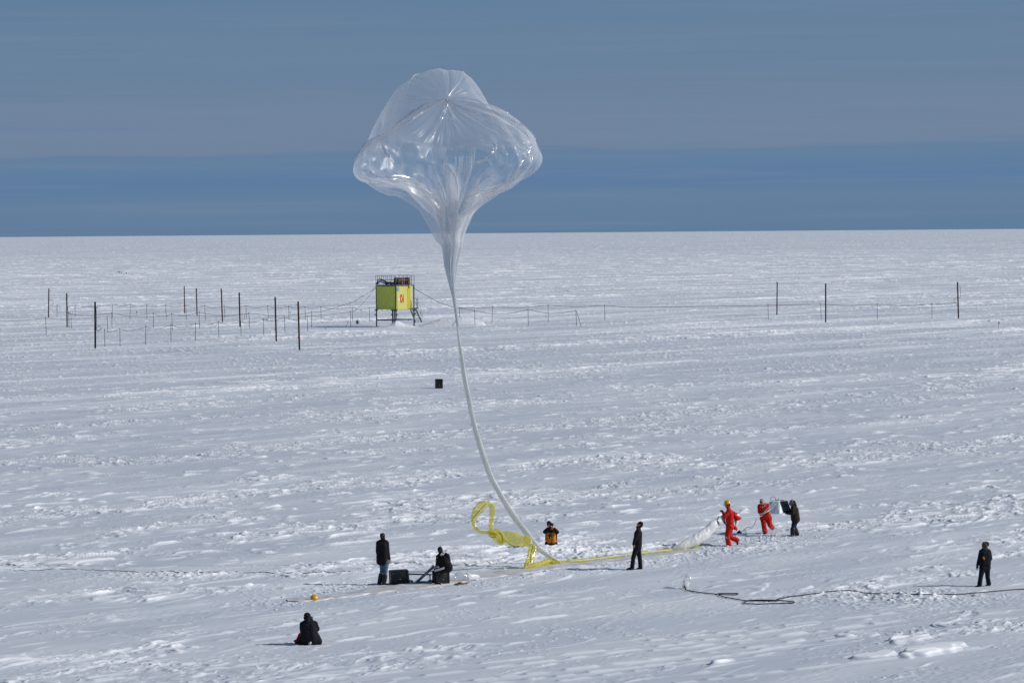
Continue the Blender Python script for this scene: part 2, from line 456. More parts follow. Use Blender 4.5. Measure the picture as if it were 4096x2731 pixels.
TP = [(1150, 2396, 2407), (1200, 2393, 2408), (1270, 2388, 2403), (1340, 2378, 2395), (1420, 2368, 2386), (1500, 2350, 2376), (1600, 2338, 2362), (1700, 2330, 2352), (1800, 2316, 2338), (1900, 2300, 2322),
      (2000, 2285, 2308), (2100, 2272, 2296), (2200, 2261, 2280), (2300, 2250, 2268), (2400, 2240, 2258), (2500, 2229, 2246), (2600, 2217, 2233), (2700, 2205, 2220), (2800, 2196, 2206)]
TPF = np.array([tuple(G(x, y0))[:2] for x, y0, y1 in TP]); TPN = np.array([tuple(G(x, y1))[:2] for x, y0, y1 in TP])


def seg_dist(x, y, pts):
    best = np.full(x.shape, 1e9)
    for a, b in zip(pts[:-1], pts[1:]):
        dx, dy = b.x - a.x, b.y - a.y; l2 = dx * dx + dy * dy
        t = np.clip(((x - a.x) * dx + (y - a.y) * dy) / l2, 0, 1)
        best = np.minimum(best, np.hypot(x - a.x - t * dx, y - a.y - t * dy))
    return best


CALM = [G(1545, 2338), G(1770, 2337), G(1230, 2577), G(2530, 2277), G(2910, 2185), G(3060, 2135), G(3180, 2144), G(3930, 2345), G(1257, 2405), G(2740, 2355)]
TRACKS = [((1120, 2731), (1900, 2652), (2400, 2600)), ((1420, 2731), (2300, 2628), (3100, 2520)), ((1600, 2760), (2500, 2650), (3400, 2560)),
          ((300, 2731), (700, 2690), (1130, 2640)), ((1190, 2478), (1330, 2455), (1420, 2440)), ((2600, 2640), (3000, 2560), (3500, 2490)),
          ((2240, 2720), (2700, 2660), (3100, 2610)), ((1800, 2731), (2600, 2640), (3350, 2540)), ((1860, 2745), (2660, 2652), (3400, 2548)), ((0, 2545), (250, 2546), (480, 2540)), ((2700, 2731), (3300, 2660), (3900, 2590)), ((2600, 2560), (3050, 2510), (3560, 2450)), ((2620, 2600), (3100, 2545), (3600, 2480)), ((850, 2725), (1140, 2690), (1600, 2640)), ((1010, 2560), (1290, 2520), (1600, 2470))]
TRK = [[G(*q) for q in t] for t in TRACKS]


def snow_h(x, y):
    a = x * CW + y * SW; b = x * SW - y * CW
    dist = np.hypot(x, y)
    w1 = pn(a / 5, b / 2.2, 1); w2 = pn(a / 2.2, b / 1.1, 2)
    aw = a + 1.6 * w1 + .5 * w2; bw = b + 0.55 * pn(a / 4, b / 2, 3) + .2 * w2
    region = 0.62 * pn(a / 30, b / 11, 4) + 0.62 * pn(a / 12, b / 5.5, 5) + 0.42 * pn(a / 5, b / 2.4, 25)
    nearf = sst(98, 150, dist)
    for (px, py, ra, rb_, am) in ((1500, 2650, 5.5, 1.6, .75), (250, 2640, 5, 2.2, .6), (820, 2478, 4, 1.1, .6), (3720, 2690, 5, 2.0, .7), (3480, 2575, 4, 1.1, .6), (1650, 2230, 6, 1.6, .5), (500, 2370, 5, 1.8, .45), (3500, 2340, 4, 1.5, .4)):
        c = G(px, py); da = (x - c.x) * CW + (y - c.y) * SW; db = (x - c.x) * SW - (y - c.y) * CW
        region = region + am * np.exp(-(da / ra) ** 2 - (db / rb_) ** 2)
    region = region - .12 * (1 - nearf)
    Mk = sst(0.10 - .13 * nearf, 0.46 - .12 * nearf, region)
    # plates with a crisp edge towards the sun side, like wind-cut sastrugi
    t2 = pn(aw / 1.3, bw / 0.5, 7); t3 = pn(aw / 0.8, bw / 0.28, 8)

    def plate(sa, sb, seed, lo, hi, k):
        g0 = sst(lo, hi, pn(aw / sa, bw / sb, seed))
        return sst(lo, hi, pn(aw / sa, (bw - k * (g0 - .3)) / sb, seed))
    p1 = plate(1.7, .72, 6, -.06, .32, .28) * (0.7 + 0.7 * t2) * (.3 + .7 * sst(-.15, .15, pn(aw / 1.1, bw / .7, 31)))
    p2 = plate(.8, .40, 7, -.02, .34, .14); p3 = sst(0.0, 0.3, t3)
    f2 = 1 - .6 * sst(170, 340, dist); f3 = 1 - sst(105, 170, dist)
    h = Mk * (.8 + .2 * nearf) * ((.085 + .03 * sst(150, 300, dist)) * p1 + 0.06 * f2 * p2 + 0.022 * f3 * p3)
    # scattered lone ridges on the smooth crust
    sc2 = sst(-.3, .15, pn(a / 9, b / 4, 33))
    g4 = sst(.12, .52, pn(aw / 2.0 + 40, bw / .7 + 9, 9)); lone = sst(0.12, 0.52, pn(aw / 2.0 + 40, (bw - .2 * (g4 - .3)) / .7 + 9, 9))
    h += 0.092 * lone * (1 - .7 * Mk) * (.6 + .9 * t2) * (.4 + .6 * sc2) * (.6 + .4 * nearf)
    # coarse ridges
    Mc = sst(0.15, 0.5, pn(a / 60, b / 18, 10))
    big = sst(0.10, 0.34, pn(aw / 5, bw / 1.9, 11))
    h += (0.015 + 0.15 * sst(170, 420, dist)) * Mc * big
    h += 0.26 * sst(500, 1500, dist) * sst(0.1, 0.4, pn(a / 22, b / 7, 12)) * sst(-.1, .3, pn(x / 9, y / 60, 13))
    # small crust roughness
    rough = sst(-0.1, 0.3, pn(a / 7, b / 3, 14))
    h += (0.011 * rough * pn(a / .35, b / .16, 15) + .028 * sst(.42, .75, pn(a / .30, b / .17, 35)) * sst(-.2, .3, pn(a / 5, b / 3, 36))) * (1 - sst(150, 260, dist))
    h += 0.035 * pn(x / 14, y / 22, 16)
    c = G(1500, 1304); flat = np.exp(-((x - c.x + 2) / 9) ** 4 - ((y - c.y + 3) / 14) ** 2); h = h * (1 - .85 * flat)
    c = G(1740, 1552); flat = np.exp(-((x - c.x + .3) / 1.6) ** 4 - ((y - c.y + .5) / 4) ** 2); h = h * (1 - .8 * flat)
    near = dist < 175
    if near.any():
        xn, yn = x[near], y[near]; hn = h[near]
        d = seg_dist(xn, yn, TR); tm = np.exp(-(d / 1.7) ** 2) * sst(-.35, .15, pn(xn / 1.6, yn / 2.2, 17))
        ch = np.maximum(pn(xn / .15, yn / .2, 18), -.05) * 0.07 + np.maximum(pn(xn / .36, yn / .5, 19), 0) * 0.075
        hn = hn * (1 - .7 * tm) + tm * ch
        yf = np.interp(xn, TPF[:, 0], TPF[:, 1]); ynr = np.interp(xn, TPN[:, 0], TPN[:, 1])
        ins = sst(ynr - .5, ynr + .15, yn) * (1 - sst(yf + .2, yf + 1.3, yn)) * sst(TPF[0, 0] - .3, TPF[0, 0] + .2, xn) * (1 - sst(TPF[-1, 0] + .5, TPF[-1, 0] + 1.2, xn))
        hn = hn * (1 - ins) + ins * (.006 + np.maximum(hn - .075, 0) * .35)
        # two extra trampled patches
        for (px, py, rx, ry) in ((2330, 2205, 2.2, 4.5), (720, 2300, 2.6, 1.6), (3560, 2390, 3.5, 3.0), (2900, 2200, 2.5, 2.0)):
            c = G(px, py); e = np.exp(-(((xn - c.x) / rx) ** 2 + ((yn - c.y) / ry) ** 2))
            hn = hn + e * (np.maximum(pn(xn / .2, yn / .3, 20), 0) * .10 + .03 * sst(0, .2, pn(xn / .6, yn / .5, 21)))
        calm = np.zeros_like(hn)
        for c in CALM:
            calm = np.maximum(calm, np.exp(-(((xn - c.x) / 0.8) ** 2 + ((yn - c.y) / 1.6) ** 2)))
        hn = hn * (1 - .75 * calm) + .012 * calm * pn(xn / .15, yn / .2, 22)
        for t in TRK:
            d = seg_dist(xn, yn, t)
            hn = hn * (1 - .6 * np.exp(-(d / .5) ** 2)) + .045 * np.exp(-((d - .05) / .085) ** 2) * sst(-.35, .05, pn(xn / .8, yn / .8, 23)) - .012 * np.exp(-((d - .35) / .18) ** 2)
        # the big cut drift at the lower right and the ridge in front of the kneeling photographer
        for (px, py, rx, ry, hh) in ((3735, 2600, .7, 1.6, .14), (3500, 2622, .5, .9, .10), (2890, 2648, .28, .5, .09), (3430, 2540, .6, .7, .07), (3640, 2560, .5, 1.0, .09)):
            c = G(px, py); ca = (xn - c.x) * CW + (yn - c.y) * SW; cb = (xn - c.x) * SW - (yn - c.y) * CW
            q = 1 - (ca / (ry * 1.3)) ** 2 - (cb / rx) ** 2 + .5 * pn(xn / .5, yn / .7, 24)
            hn = hn + hh * sst(0, .55, q)
        c = G(2208, 2197); e = np.exp(-(((xn - c.x) / 1.6) ** 4)) * np.exp(-(((yn - c.y) / .7) ** 2))
        hn = hn + .045 * e
        h[near] = hn
    return h


def build_snow():
    q = np.concatenate([[14000, 9000, 6000, 4500, 3600, 3000, 2600, 2300, 2100], np.arange(1960, 560, -.85), np.arange(560, 3, -1.6)])
    D = F * CAMH / q
    fine = np.linspace(-0.185, 0.185, 1450)
    co = np.array([.2, .22, .25, .29, .34, .4, .5, .65, .85, 1.15, 1.6, 2.4])
    cols = np.concatenate([-co[::-1], fine, co])
    Y, T = np.meshgrid(D, cols, indexing='ij'); X = Y * T
    Z = snow_h(X.ravel(), Y.ravel()).reshape(X.shape)
    Z[:9] = 0; Z[-1] = 0
    v = np.stack([X, Y, Z], -1).reshape(-1, 3)
    me = npmesh('snow', v, gridquads(len(D), len(cols)))
    far = sst(160, 700, np.hypot(X, Y)).ravel().astype(np.float32)
    at = me.attributes.new('far', 'FLOAT', 'POINT'); at.data.foreach_set('value', far)
    ad_ = me.attributes.new('drift', 'FLOAT', 'POINT'); ad_.data.foreach_set('value', (sst(.025, .10, Z) * (1 - .65 * sst(600, 2600, np.hypot(X, Y)))).ravel().astype(np.float32))  # paler with height: the sunlit look of plates put into colour
    at2 = me.attributes.new('vfar', 'FLOAT', 'POINT'); at2.data.foreach_set('value', sst(700, 2600, np.hypot(X, Y)).ravel().astype(np.float32))
    return me


def snow_mat():
    m = bpy.data.materials.new('wind_packed_snow'); m.use_nodes = True
    nt = m.node_tree; N = nt.nodes.new; L = nt.links.new; b = nt.nodes['Principled BSDF']
    b.inputs['Roughness'].default_value = 0.55; b.inputs['Specular IOR Level'].default_value = 0.25
    geo = N('ShaderNodeNewGeometry')
    rot = N('ShaderNodeMapping'); rot.inputs['Rotation'].default_value = (0, 0, -WIND); L(geo.outputs['Position'], rot.inputs[0])

    def noi(scale, loc=(0, 0, 0), detail=3, rough=.5):
        mp = N('ShaderNodeMapping'); mp.inputs['Scale'].default_value = scale; mp.inputs['Location'].default_value = loc; L(rot.outputs[0], mp.inputs[0])
        n = N('ShaderNodeTexNoise'); n.inputs['Scale'].default_value = 1; n.inputs['Detail'].default_value = detail; n.inputs['Roughness'].default_value = rough
        L(mp.outputs[0], n.inputs['Vector']); return n.outputs['Fac']

    def ma(op, a, b_, c=None):
        k = N('ShaderNodeMath'); k.operation = op
        for i, x in enumerate((a, b_) if c is None else (a, b_, c)):
            if hasattr(x, 'is_output'): L(x, k.inputs[i])
            else: k.inputs[i].default_value = x
        return k.outputs[0]

    def mr(x, a, b_, c, d):
        k = N('ShaderNodeMapRange'); k.inputs[1].default_value = a; k.inputs[2].default_value = b_; k.inputs[3].default_value = c; k.inputs[4].default_value = d
        L(x, k.inputs[0]); return k.outputs[0]
    # old glazed crust and soft new snow; raised plates painted paler, as if sunlit
    cr_ = noi((.06, .22, .2), detail=5, rough=.6); soft0 = mr(cr_, .42, .66, 0, .38)
    dr_ = N('ShaderNodeAttribute'); dr_.attribute_name = 'drift'; soft_lit = ma('MAXIMUM', soft0, dr_.outputs['Fac'])
    mx = N('ShaderNodeMix'); mx.data_type = 'RGBA'; L(soft_lit, mx.inputs[0]); mx.inputs[6].default_value = (.505, .545, .61, 1); mx.inputs[7].default_value = (.78, .80, .835, 1)
    L(mx.outputs[2], b.inputs['Base Color'])
    # sastrugi slopes finer than the mesh: tilt of the surface across the wind direction
    at = N('ShaderNodeAttribute'); at.attribute_name = 'far'
    n1 = noi((.22, 1.0, .3), detail=4, rough=.6); n2 = noi((.06, .42, .3), (3, 7, 0), detail=4, rough=.65); n3 = noi((.006, .16, .3), (9, 2, 0), detail=3, rough=.6)
    reg = mr(noi((.02, .06, .1), (2, 5, 1), detail=3), .40, .60, .25, 1)
    s1 = mr(n1, .50, .66, 0, 1); s2 = mr(n2, .50, .62, 0, 1); s3 = mr(n3, .50, .60, 0, 1)
    av = N('ShaderNodeAttribute'); av.attribute_name = 'vfar'; iv = ma('SUBTRACT', 1.0, av.outputs['Fac'])
    s1 = ma('MULTIPLY', s1, iv); s2 = ma('MULTIPLY', s2, iv)
    tilt = ma('MULTIPLY', s1, .5)
    tilt = ma('MULTIPLY_ADD', s2, .75, tilt); tilt = ma('MULTIPLY_ADD', s3, .70, tilt)
    neg = ma('MULTIPLY', mr(n2, .30, .42, .5, 0), iv)
    tilt = ma('SUBTRACT', tilt, neg)
    tilt = ma('MULTIPLY', ma('MULTIPLY', tilt, reg), ma('MULTIPLY_ADD', at.outputs['Fac'], .85, .12))
    tilt = ma('MULTIPLY', tilt, 1.0)
    vx = N('ShaderNodeVectorMath'); vx.operation = 'SCALE'; vx.inputs[0].default_value = (SW, -CW, 0); L(tilt, vx.inputs['Scale'])
    bp = N('ShaderNodeBump'); bp.inputs['Strength'].default_value = 0.35; bp.inputs['Distance'].default_value = .02
    L(noi((2.2, 6.0, 3), detail=6, rough=.65), bp.inputs['Height'])
    ad = N('ShaderNodeVectorMath'); ad.operation = 'ADD'; L(bp.outputs[0], ad.inputs[0]); L(vx.outputs[0], ad.inputs[1])
    nm = N('ShaderNodeVectorMath'); nm.operation = 'NORMALIZE'; L(ad.outputs[0], nm.inputs[0]); L(nm.outputs[0], b.inputs['Normal'])
    return m


M['snow'] = snow_mat()
snow = link('snow_ground', build_snow(), M['snow']); tag(snow, kind='structure')
# ------------------------------------------------------------------ the balloon
YB = 128.0
SB = YB / F                                   # metres per photo pixel there
M['film'] = film('clear_balloon_film', (0.86, 0.87, 0.90), 0.048, 0.36, gloss=0.17, rough=0.35, trans=0.5, bump=0.22, bscale=1.0, vec='gore')
M['tailfilm'] = film('milky_gathered_film', (0.82, 0.83, 0.79), 0.74, 0.26, gloss=0.02, rough=0.4, trans=0.5, bump=0.15, bscale=5, attr=False)
M['yellowfilm'] = film('yellow_film', (0.84, 0.75, 0.16), 0.26, 0.75, gloss=0.10, rough=0.2, trans=0.55, bump=0.5, bscale=4, attr=False, tint=(0.98, 0.96, 0.66))
M['whitefilm'] = film('white_chute_film', (0.90, 0.90, 0.91), 0.93, 0.07, gloss=0.03, rough=0.35, trans=0.4, bump=0.5, bscale=6, attr=False)
M['clearbag'] = film('clear_bag_film', (0.80, 0.84, 0.88), 0.30, 0.6, gloss=0.25, rough=0.14, trans=0.5, bump=0.6, bscale=5, attr=False)

# control net: rows of constant angle round the crown (0 = right, 90 = away), columns from crown to neck, metres from the crown
NET = {
    0: [(.75, 0, -.08), (1.85, .0, -.38), (2.75, .05, -.88), (3.35, .05, -1.45), (3.58, .0, -2.2), (3.1, .0, -2.8), (2.15, .0, -3.33), (1.2, .0, -3.98), (.85, .0, -4.55), (.62, 0, -5.1)],
    30: [(.75, .5, .20), (1.28, 1.2, .10), (2.0, 1.8, -.55), (2.6, 2.2, -1.4), (2.85, 2.2, -2.2), (2.5, 1.8, -2.9), (1.7, 1.2, -3.5), (.95, .6, -4.1), (.68, .38, -4.6), (.5, .26, -5.1)],
    60: [(.50, .75, .62), (.80, 1.75, .96), (1.10, 2.7, .1), (1.35, 3.2, -1.2), (1.4, 3.1, -2.3), (1.2, 2.6, -3.1), (.9, 1.7, -3.7), (.6, .9, -4.2), (.45, .5, -4.7), (.38, .36, -5.1)],
    90: [(-.08, .8, .75), (-.30, 1.9, 1.30), (-.4, 3.1, .35), (-.3, 3.5, -1.0), (-.2, 3.3, -2.3), (-.1, 2.8, -3.2), (.05, 1.8, -3.8), (.2, .95, -4.25), (.22, .55, -4.7), (.2, .38, -5.1)],
    120: [(-.65, .7, .55), (-1.42, 1.6, .95), (-1.85, 2.6, .1), (-2.0, 3.0, -1.2), (-1.9, 2.8, -2.4), (-1.6, 2.2, -3.2), (-.95, 1.4, -3.7), (-.35, .8, -4.2), (-.1, .5, -4.7), (0., .36, -5.1)],
    150: [(-.95, .45, .10), (-2.12, 1.0, .05), (-2.68, 1.5, -.85), (-3.05, 1.7, -1.75), (-3.0, 1.6, -2.6), (-2.4, 1.3, -3.1), (-1.45, .9, -3.4), (-.62, .5, -3.92), (-.36, .35, -4.6), (-.18, .24, -5.1)],
    180: [(-.8, .0, -.18), (-1.75, .0, -.66), (-2.65, .05, -1.35), (-3.3, .05, -2.15), (-3.47, .0, -2.75), (-2.85, .0, -3.14), (-1.78, .0, -3.38), (-.84, .0, -3.83), (-.45, .0, -4.55), (-.28, 0, -5.1)],
    210: [(-.55, -.35, -.36), (-1.3, -.85, -.95), (-2.2, -1.4, -1.55), (-2.8, -1.7, -2.25), (-2.8, -1.6, -2.85), (-2.3, -1.3, -3.12), (-1.4, -.8, -3.4), (-.65, -.45, -3.92), (-.36, -.3, -4.55), (-.18, -.24, -5.1)],
    240: [(-.25, -.42, -.5), (-.75, -1.0, -1.25), (-1.3, -1.7, -1.75), (-1.7, -2.2, -2.3), (-1.7, -2.1, -2.9), (-1.35, -1.6, -3.25), (-.8, -1.0, -3.6), (-.3, -.6, -4.1), (-.1, -.4, -4.6), (0, -.35, -5.1)],
    270: [(.0, -.40, -.6), (.0, -.75, -1.4), (.05, -1.5, -2.0), (.05, -1.9, -2.4), (.1, -1.6, -2.95), (.15, -1.2, -3.3), (.2, -.8, -3.7), (.2, -.6, -4.15), (.2, -.48, -4.7), (.2, -.4, -5.1)],
    300: [(.25, -.42, -.48), (.85, -1.0, -1.15), (1.45, -1.7, -1.55), (1.8, -2.2, -2.1), (1.8, -2.1, -2.7), (1.45, -1.6, -3.15), (1.0, -1.0, -3.6), (.65, -.6, -4.1), (.5, -.42, -4.6), (.4, -.36, -5.1)],
    330: [(.55, -.35, -.26), (1.5, -.85, -.7), (2.35, -1.4, -1.2), (2.9, -1.7, -1.8), (3.05, -1.6, -2.4), (2.6, -1.3, -2.95), (1.8, -.8, -3.45), (1.05, -.45, -4.05), (.72, -.32, -4.6), (.53, -.26, -5.1)],
}


def cubic(p0, p1, p2, p3, t):
    return 0.5 * ((2 * p1) + (-p0 + p2) * t + (2 * p0 - 5 * p1 + 4 * p2 - p3) * t * t + (-p0 + 3 * p1 - 3 * p2 + p3) * t ** 3)


def build_balloon():
    net = np.array([NET[k] for k in sorted(NET)])            # 12 x 10 x 3
    # funnel below: neck twisting down to the thin tail, from photo pixels (centre x, y, half width)
    fun = [(1812, 985, 33), (1805, 1060, 22), (1808, 1130, 12), (1815, 1185, 6.5), (1823, 1245, 5), (1830, 1305, 4.2)]
    cx0, cy0 = 1787, 402
    extra = []
    for j, (px, py, hw) in enumerate(fun):
        ring = []
        for i in range(12):
            a = 2 * np.pi * i / 12
            ring.append(((px - cx0) * SB + hw * SB * np.cos(a), hw * SB * .8 * np.sin(a), -(py - cy0) * SB))
        extra.append(ring)
    extra = np.array(extra).transpose(1, 0, 2)
    crown = np.zeros((12, 1, 3)); net = np.concatenate([crown, net, extra], 1)     # 12 x 17
    nv = net.shape[1]
    NT, NV = 560, 300
    th = np.arange(NT) / NT * 12; i = np.floor(th).astype(int); t = (th - i)[:, None, None]
    A = cubic(net[(i - 1) % 12], net[i % 12], net[(i + 1) % 12], net[(i + 2) % 12], t)    # NT x nv x 3
    vv = np.linspace(0, nv - 1, NV); j = np.minimum(np.floor(vv).astype(int), nv - 2); s = (vv - j)[None, :, None]
    B = cubic(A[:, np.maximum(j - 1, 0)], A[:, j], A[:, j + 1], A[:, np.minimum(j + 2, nv - 1)], s)   # NT x NV x 3
    # normals
    dth = np.roll(B, -1, 0) - np.roll(B, 1, 0); dv = np.gradient(B, axis=1)
    nrm = np.cross(dth, dv); nrm /= np.linalg.norm(nrm, axis=2, keepdims=True) + 1e-9
    V = np.broadcast_to(vv[None, :], B.shape[:2]); TH = np.broadcast_to((th / 12 * 2 * np.pi)[:, None], B.shape[:2])
    cyc = lambda f, v, sd: pn(np.cos(TH) * f + 31, np.sin(TH) * f + v + 31, sd)
    rid = lambda n: 1 - 2.6 * np.abs(n)
    rad = np.linalg.norm(B[:, :, :2] - B[:, :, :2].mean(0, keepdims=True), axis=2)
    back = sst(-.25, .35, np.sin(TH))
    # pleats fanning out from the crown, strongest on the hanging front
    w = sst(0.02, .4, V) * (1 - sst(1.0, 3.2, V)) * np.minimum(V, 1.2)
    d = w * (1 - .6 * back) * (0.075 * rid(cyc(5, V * .05, 2)) + 0.03 * rid(cyc(13, V * .08, 3)))
    # the taut fold lines that run from the crown to both shoulders
    for a0, wd_, am, v1 in ((184, .075, .17, 4.6), (197, .07, -.16, 4.2), (171, .12, -.06, 3.5), (352, .07, .12, 3.6), (338, .08, -.14, 3.8), (322, .07, .10, 3.4), (6, .09, -.06, 3.0), (275, .12, .16, 2.6), (255, .09, -.12, 2.4), (294, .09, -.12, 2.4)):
        da = np.angle(np.exp(1j * (TH - math.radians(a0) - .03 * np.sin(V * 1.7 + a0))))
        d = d + am * np.exp(-(da / wd_) ** 2) * sst(.15, .9, V) * (1 - sst(v1 - 1.2, v1, V)) * np.minimum(.35 + .3 * V, 1.1)
    d = d + back * sst(1.0, 2.2, V) * (1 - sst(4.5, 6.5, V)) * (.07 * rid(cyc(1.6, V * .25, 71)) + .04 * rid(cyc(3.1, V * .3, 72)))
    # slack folds over the belly
    w = sst(1.8, 3.6, V) * (1 - sst(6.5, 8.5, V)) * (1 - .55 * back)
    fold = pn(B[:, :, 0] * .55 + .5 * B[:, :, 1], B[:, :, 2] * .9 - .3 * B[:, :, 0], 4)
    d = d + w * (0.15 * fold + 0.14 * rid(pn(B[:, :, 0] * .9 - B[:, :, 2] * .5, B[:, :, 2] * 1.1 + B[:, :, 1] * .9, 5)) * sst(-.2, .4, pn(B[:, :, 0] * .6, B[:, :, 2] * .6 + B[:, :, 1], 8)))
    d = d + w * 0.06 * rid(cyc(4.5, V * .45, 9)) * sst(-.2, .3, pn(B[:, :, 0] * .8, B[:, :, 2] * .8, 13))
    # gathers rising out of the neck
    w = sst(4.6, 8.4, V) * (1 - .25 * sst(11, 13, V))
    amp = np.minimum(rad * .42, .34)
    d = d + w * amp * (0.9 * rid(cyc(2.4, V * .13, 6)) + 0.45 * rid(cyc(5.5, V * .2, 7)) - .25)
    frontw = np.exp(-((np.angle(np.exp(1j * (TH - 1.5 * np.pi)))) / .75) ** 2) * sst(3.0, 5.0, V) * (1 - sst(8.2, 10, V))
    d = d + frontw * 0.55 * rid(cyc(4.2, V * .12, 10)) * sst(0, 1, rad)
    B = B - nrm * d[:, :, None] * np.sign(0.5 + 0 * d)[:, :, None] * (-1)
    # film opacity: more layers lie together near the crown seams and down the neck
    dens = 0.10 * (1 - sst(0, .8, V)) + 0.16 * sst(5.4, 8.5, V) + 0.30 * sst(7.5, 10.0, V) + 0.55 * sst(9.6, 12.2, V)
    dens = dens + 0.14 * sst(.2, .8, rid(cyc(2.4, V * .13, 6))) * sst(4.5, 7, V) * (1 - sst(9, 11, V)) + 0.05 * frontw + .12 * sst(.1, .8, rid(cyc(7, V * .1, 75))) * sst(4.5, 6.5, V) * (1 - sst(9, 11, V))
    for a0 in (184, 352, 322):
        da = np.angle(np.exp(1j * (TH - math.radians(a0) - .03 * np.sin(V * 1.7 + a0)))); dens = dens + .16 * np.exp(-(da / .06) ** 2) * sst(.1, .6, V) * (1 - sst(2.2, 3.6, V))
    dens = dens + .07 * sst(.05, .5, pn(B[:, :, 0] * .7 + 3, B[:, :, 2] * .5 + B[:, :, 1] * .6, 14)) * sst(2.5, 4, V)
    seam = np.zeros_like(V)
    for k in range(44):
        a0 = 2 * np.pi * (k + .35 * math.sin(k * 2.3)) / 44; da = np.angle(np.exp(1j * (TH - a0)))
        seam = np.maximum(seam, np.exp(-(da / .008) ** 2) * (.5 + .5 * math.sin(k * 3.7) ** 2) * (.16 * (1 - sst(1.0, 1.6 + 2.2 * abs(math.sin(k * 1.9)), V)) + .15 * sst(5.5, 8, V) * (1 - sst(10, 12, V))))
    dens = dens + seam
    bx, by, bz = B[:, :, 0], B[:, :, 1], B[:, :, 2]
    fil = sst(.72, 1, rid(pn(bx * .8 + by * .5, bz * .8 + .4 * bx, 61))) + .8 * sst(.75, 1, rid(pn(bx * .7 - bz * .6 - by * .3, bz * .5 + bx * .8, 62))) + .7 * sst(.8, 1, rid(pn(bx * 1.7 + by, bz * .7 - by * .6, 63)))
    dens = dens + .22 * fil * sst(1.6, 3.2, V) * (1 - sst(8, 10, V)) * sst(-.15, .35, pn(bx * .45 + 7, bz * .5 + by * .4, 64))
    dens = dens + .10 * sst(0, .5, pn(np.cos(TH) * 6 + 20, np.sin(TH) * 6 + V * .12, 65)) * sst(5, 7, V)
    dens = dens * np.where(V < 8, .55, .55 + .20 * sst(8, 11, V))
    me = npmesh('balloon', B.transpose(1, 0, 2).reshape(-1, 3), gridquads(NV, NT, wrap=True))
    global BAL
    BAL = (B, V)
    at = me.attributes.new('layering', 'FLOAT', 'POINT'); at.data.foreach_set('value', dens.T.reshape(-1).astype(np.float32))
    gv = np.stack([np.cos(TH) * 8, np.sin(TH) * 8, V * .3], -1).transpose(1, 0, 2).reshape(-1).astype(np.float32)
    ag = me.attributes.new('gore', 'FLOAT_VECTOR', 'POINT'); ag.data.foreach_set('vector', gv)
    return me


crownP = P(1787, 402, YB)
bal = empty('balloon', crownP, 'huge clear plastic balloon, half filled, rising on a long thin tail', 'balloon')
# keep the balloon's own frame in line with the photo's slight tilt
env = link('envelope', build_balloon(), M['film'], bal)
env.rotation_euler = (0, ROLL, 0)
M['foldfilm'] = film('doubled_fold_film', (0.66, 0.70, 0.76), 0.34, 0.45, gloss=0.38, rough=0.22, trans=0.45, bump=0.25, bscale=5, attr=False)


def fold_roll(a0, a1, v0, v1, hw, lift=.03, seed=0, mat_='foldfilm'):
    """slack film lying doubled along a line of the skin"""
    B, V = BAL; NT, NV = V.shape; pts = []; n = 22
    for i in range(n):
        t = i / (n - 1); v = v0 + (v1 - v0) * t; a = math.radians(a0 + (a1 - a0) * t + 2.5 * math.sin(t * 7 + seed))
        p = B[int(a / (2 * np.pi) * NT) % NT, min(int(v / 16 * (NV - 1)), NV - 1)]
        o = p - np.array([0, 1.2, -2.0]); o = o / (np.linalg.norm(o) + 1e-6)
        w = hw * (.18 + .82 * math.sin(math.pi * min(1, t * 1.15 + .05)) ** .7) * (1 - .35 * t) * (1 + .35 * math.sin(t * 11 + seed))
        pts.append((*(p + o * lift), max(w, .008)))
    ob = ribbon_tube(pts, M[mat_], 'doubled_fold', bal, .35, 22, .22, 200 + seed, .25, 2, 3.0); ob.rotation_euler = (0, ROLL, 0)


# gathered film hanging inside, seen through the skin
inner = []
for k in range(10):
    ph = k * 0.9 + .4; pts = []
    for q in np.linspace(0, 1, 16):
        rr = (.10 + .75 * (1 - q) ** 1.3) * (.5 + .5 * math.sin(k * 2.1 + 1))
        pts.append((.22 + .05 * k * .2 + rr * math.cos(ph) + .1 * math.sin(q * 5 + k), .45 * rr * math.sin(ph) * 1.6, -1.75 - .35 * (k % 3) - 2.9 * q))
    inner.append(cr(pts, 3))
iv, iq = [], []
for k, c in enumerate(inner):
    n = len(c); base = len(iv); wdt = .13 + .07 * (k % 3)
    for i, p in enumerate(c):
        q = i / (n - 1)
        for j in range(9):
            s = (j - 4) / 4.0; ww = wdt * (.35 + .65 * (1 - q)) * (1 + .4 * math.sin(q * 7 + k))
            a = .8 * k + 1.5 * q
            iv.append((p[0] + ww * s * math.cos(a), p[1] + ww * s * math.sin(a) + .06 * math.sin(j * 2.2 + k), p[2] + .04 * math.sin(j * 1.7 + i * .4)))
    iq.append(gridquads(n, 9) + base)
me = npmesh('hanging_folds', np.array(iv), np.concatenate(iq))
at = me.attributes.new('layering', 'FLOAT', 'POINT'); at.data.foreach_set('value', np.full(len(iv), .15, np.float32))
ag = me.attributes.new('gore', 'FLOAT_VECTOR', 'POINT'); ag.data.foreach_set('vector', (np.array(iv) * np.array([6, 6, .5])).ravel().astype(np.float32))
link('hanging_folds', me, M['film'], bal).rotation_euler = (0, ROLL, 0)
mb = MB(); mb.lathe((0, 0, -.02), [(.02, -.05), (.055, -.04), (.06, 0), (.05, .04), (.02, .06)], 14)
mb.build('crown_fitting', M['brass'], bal, True)


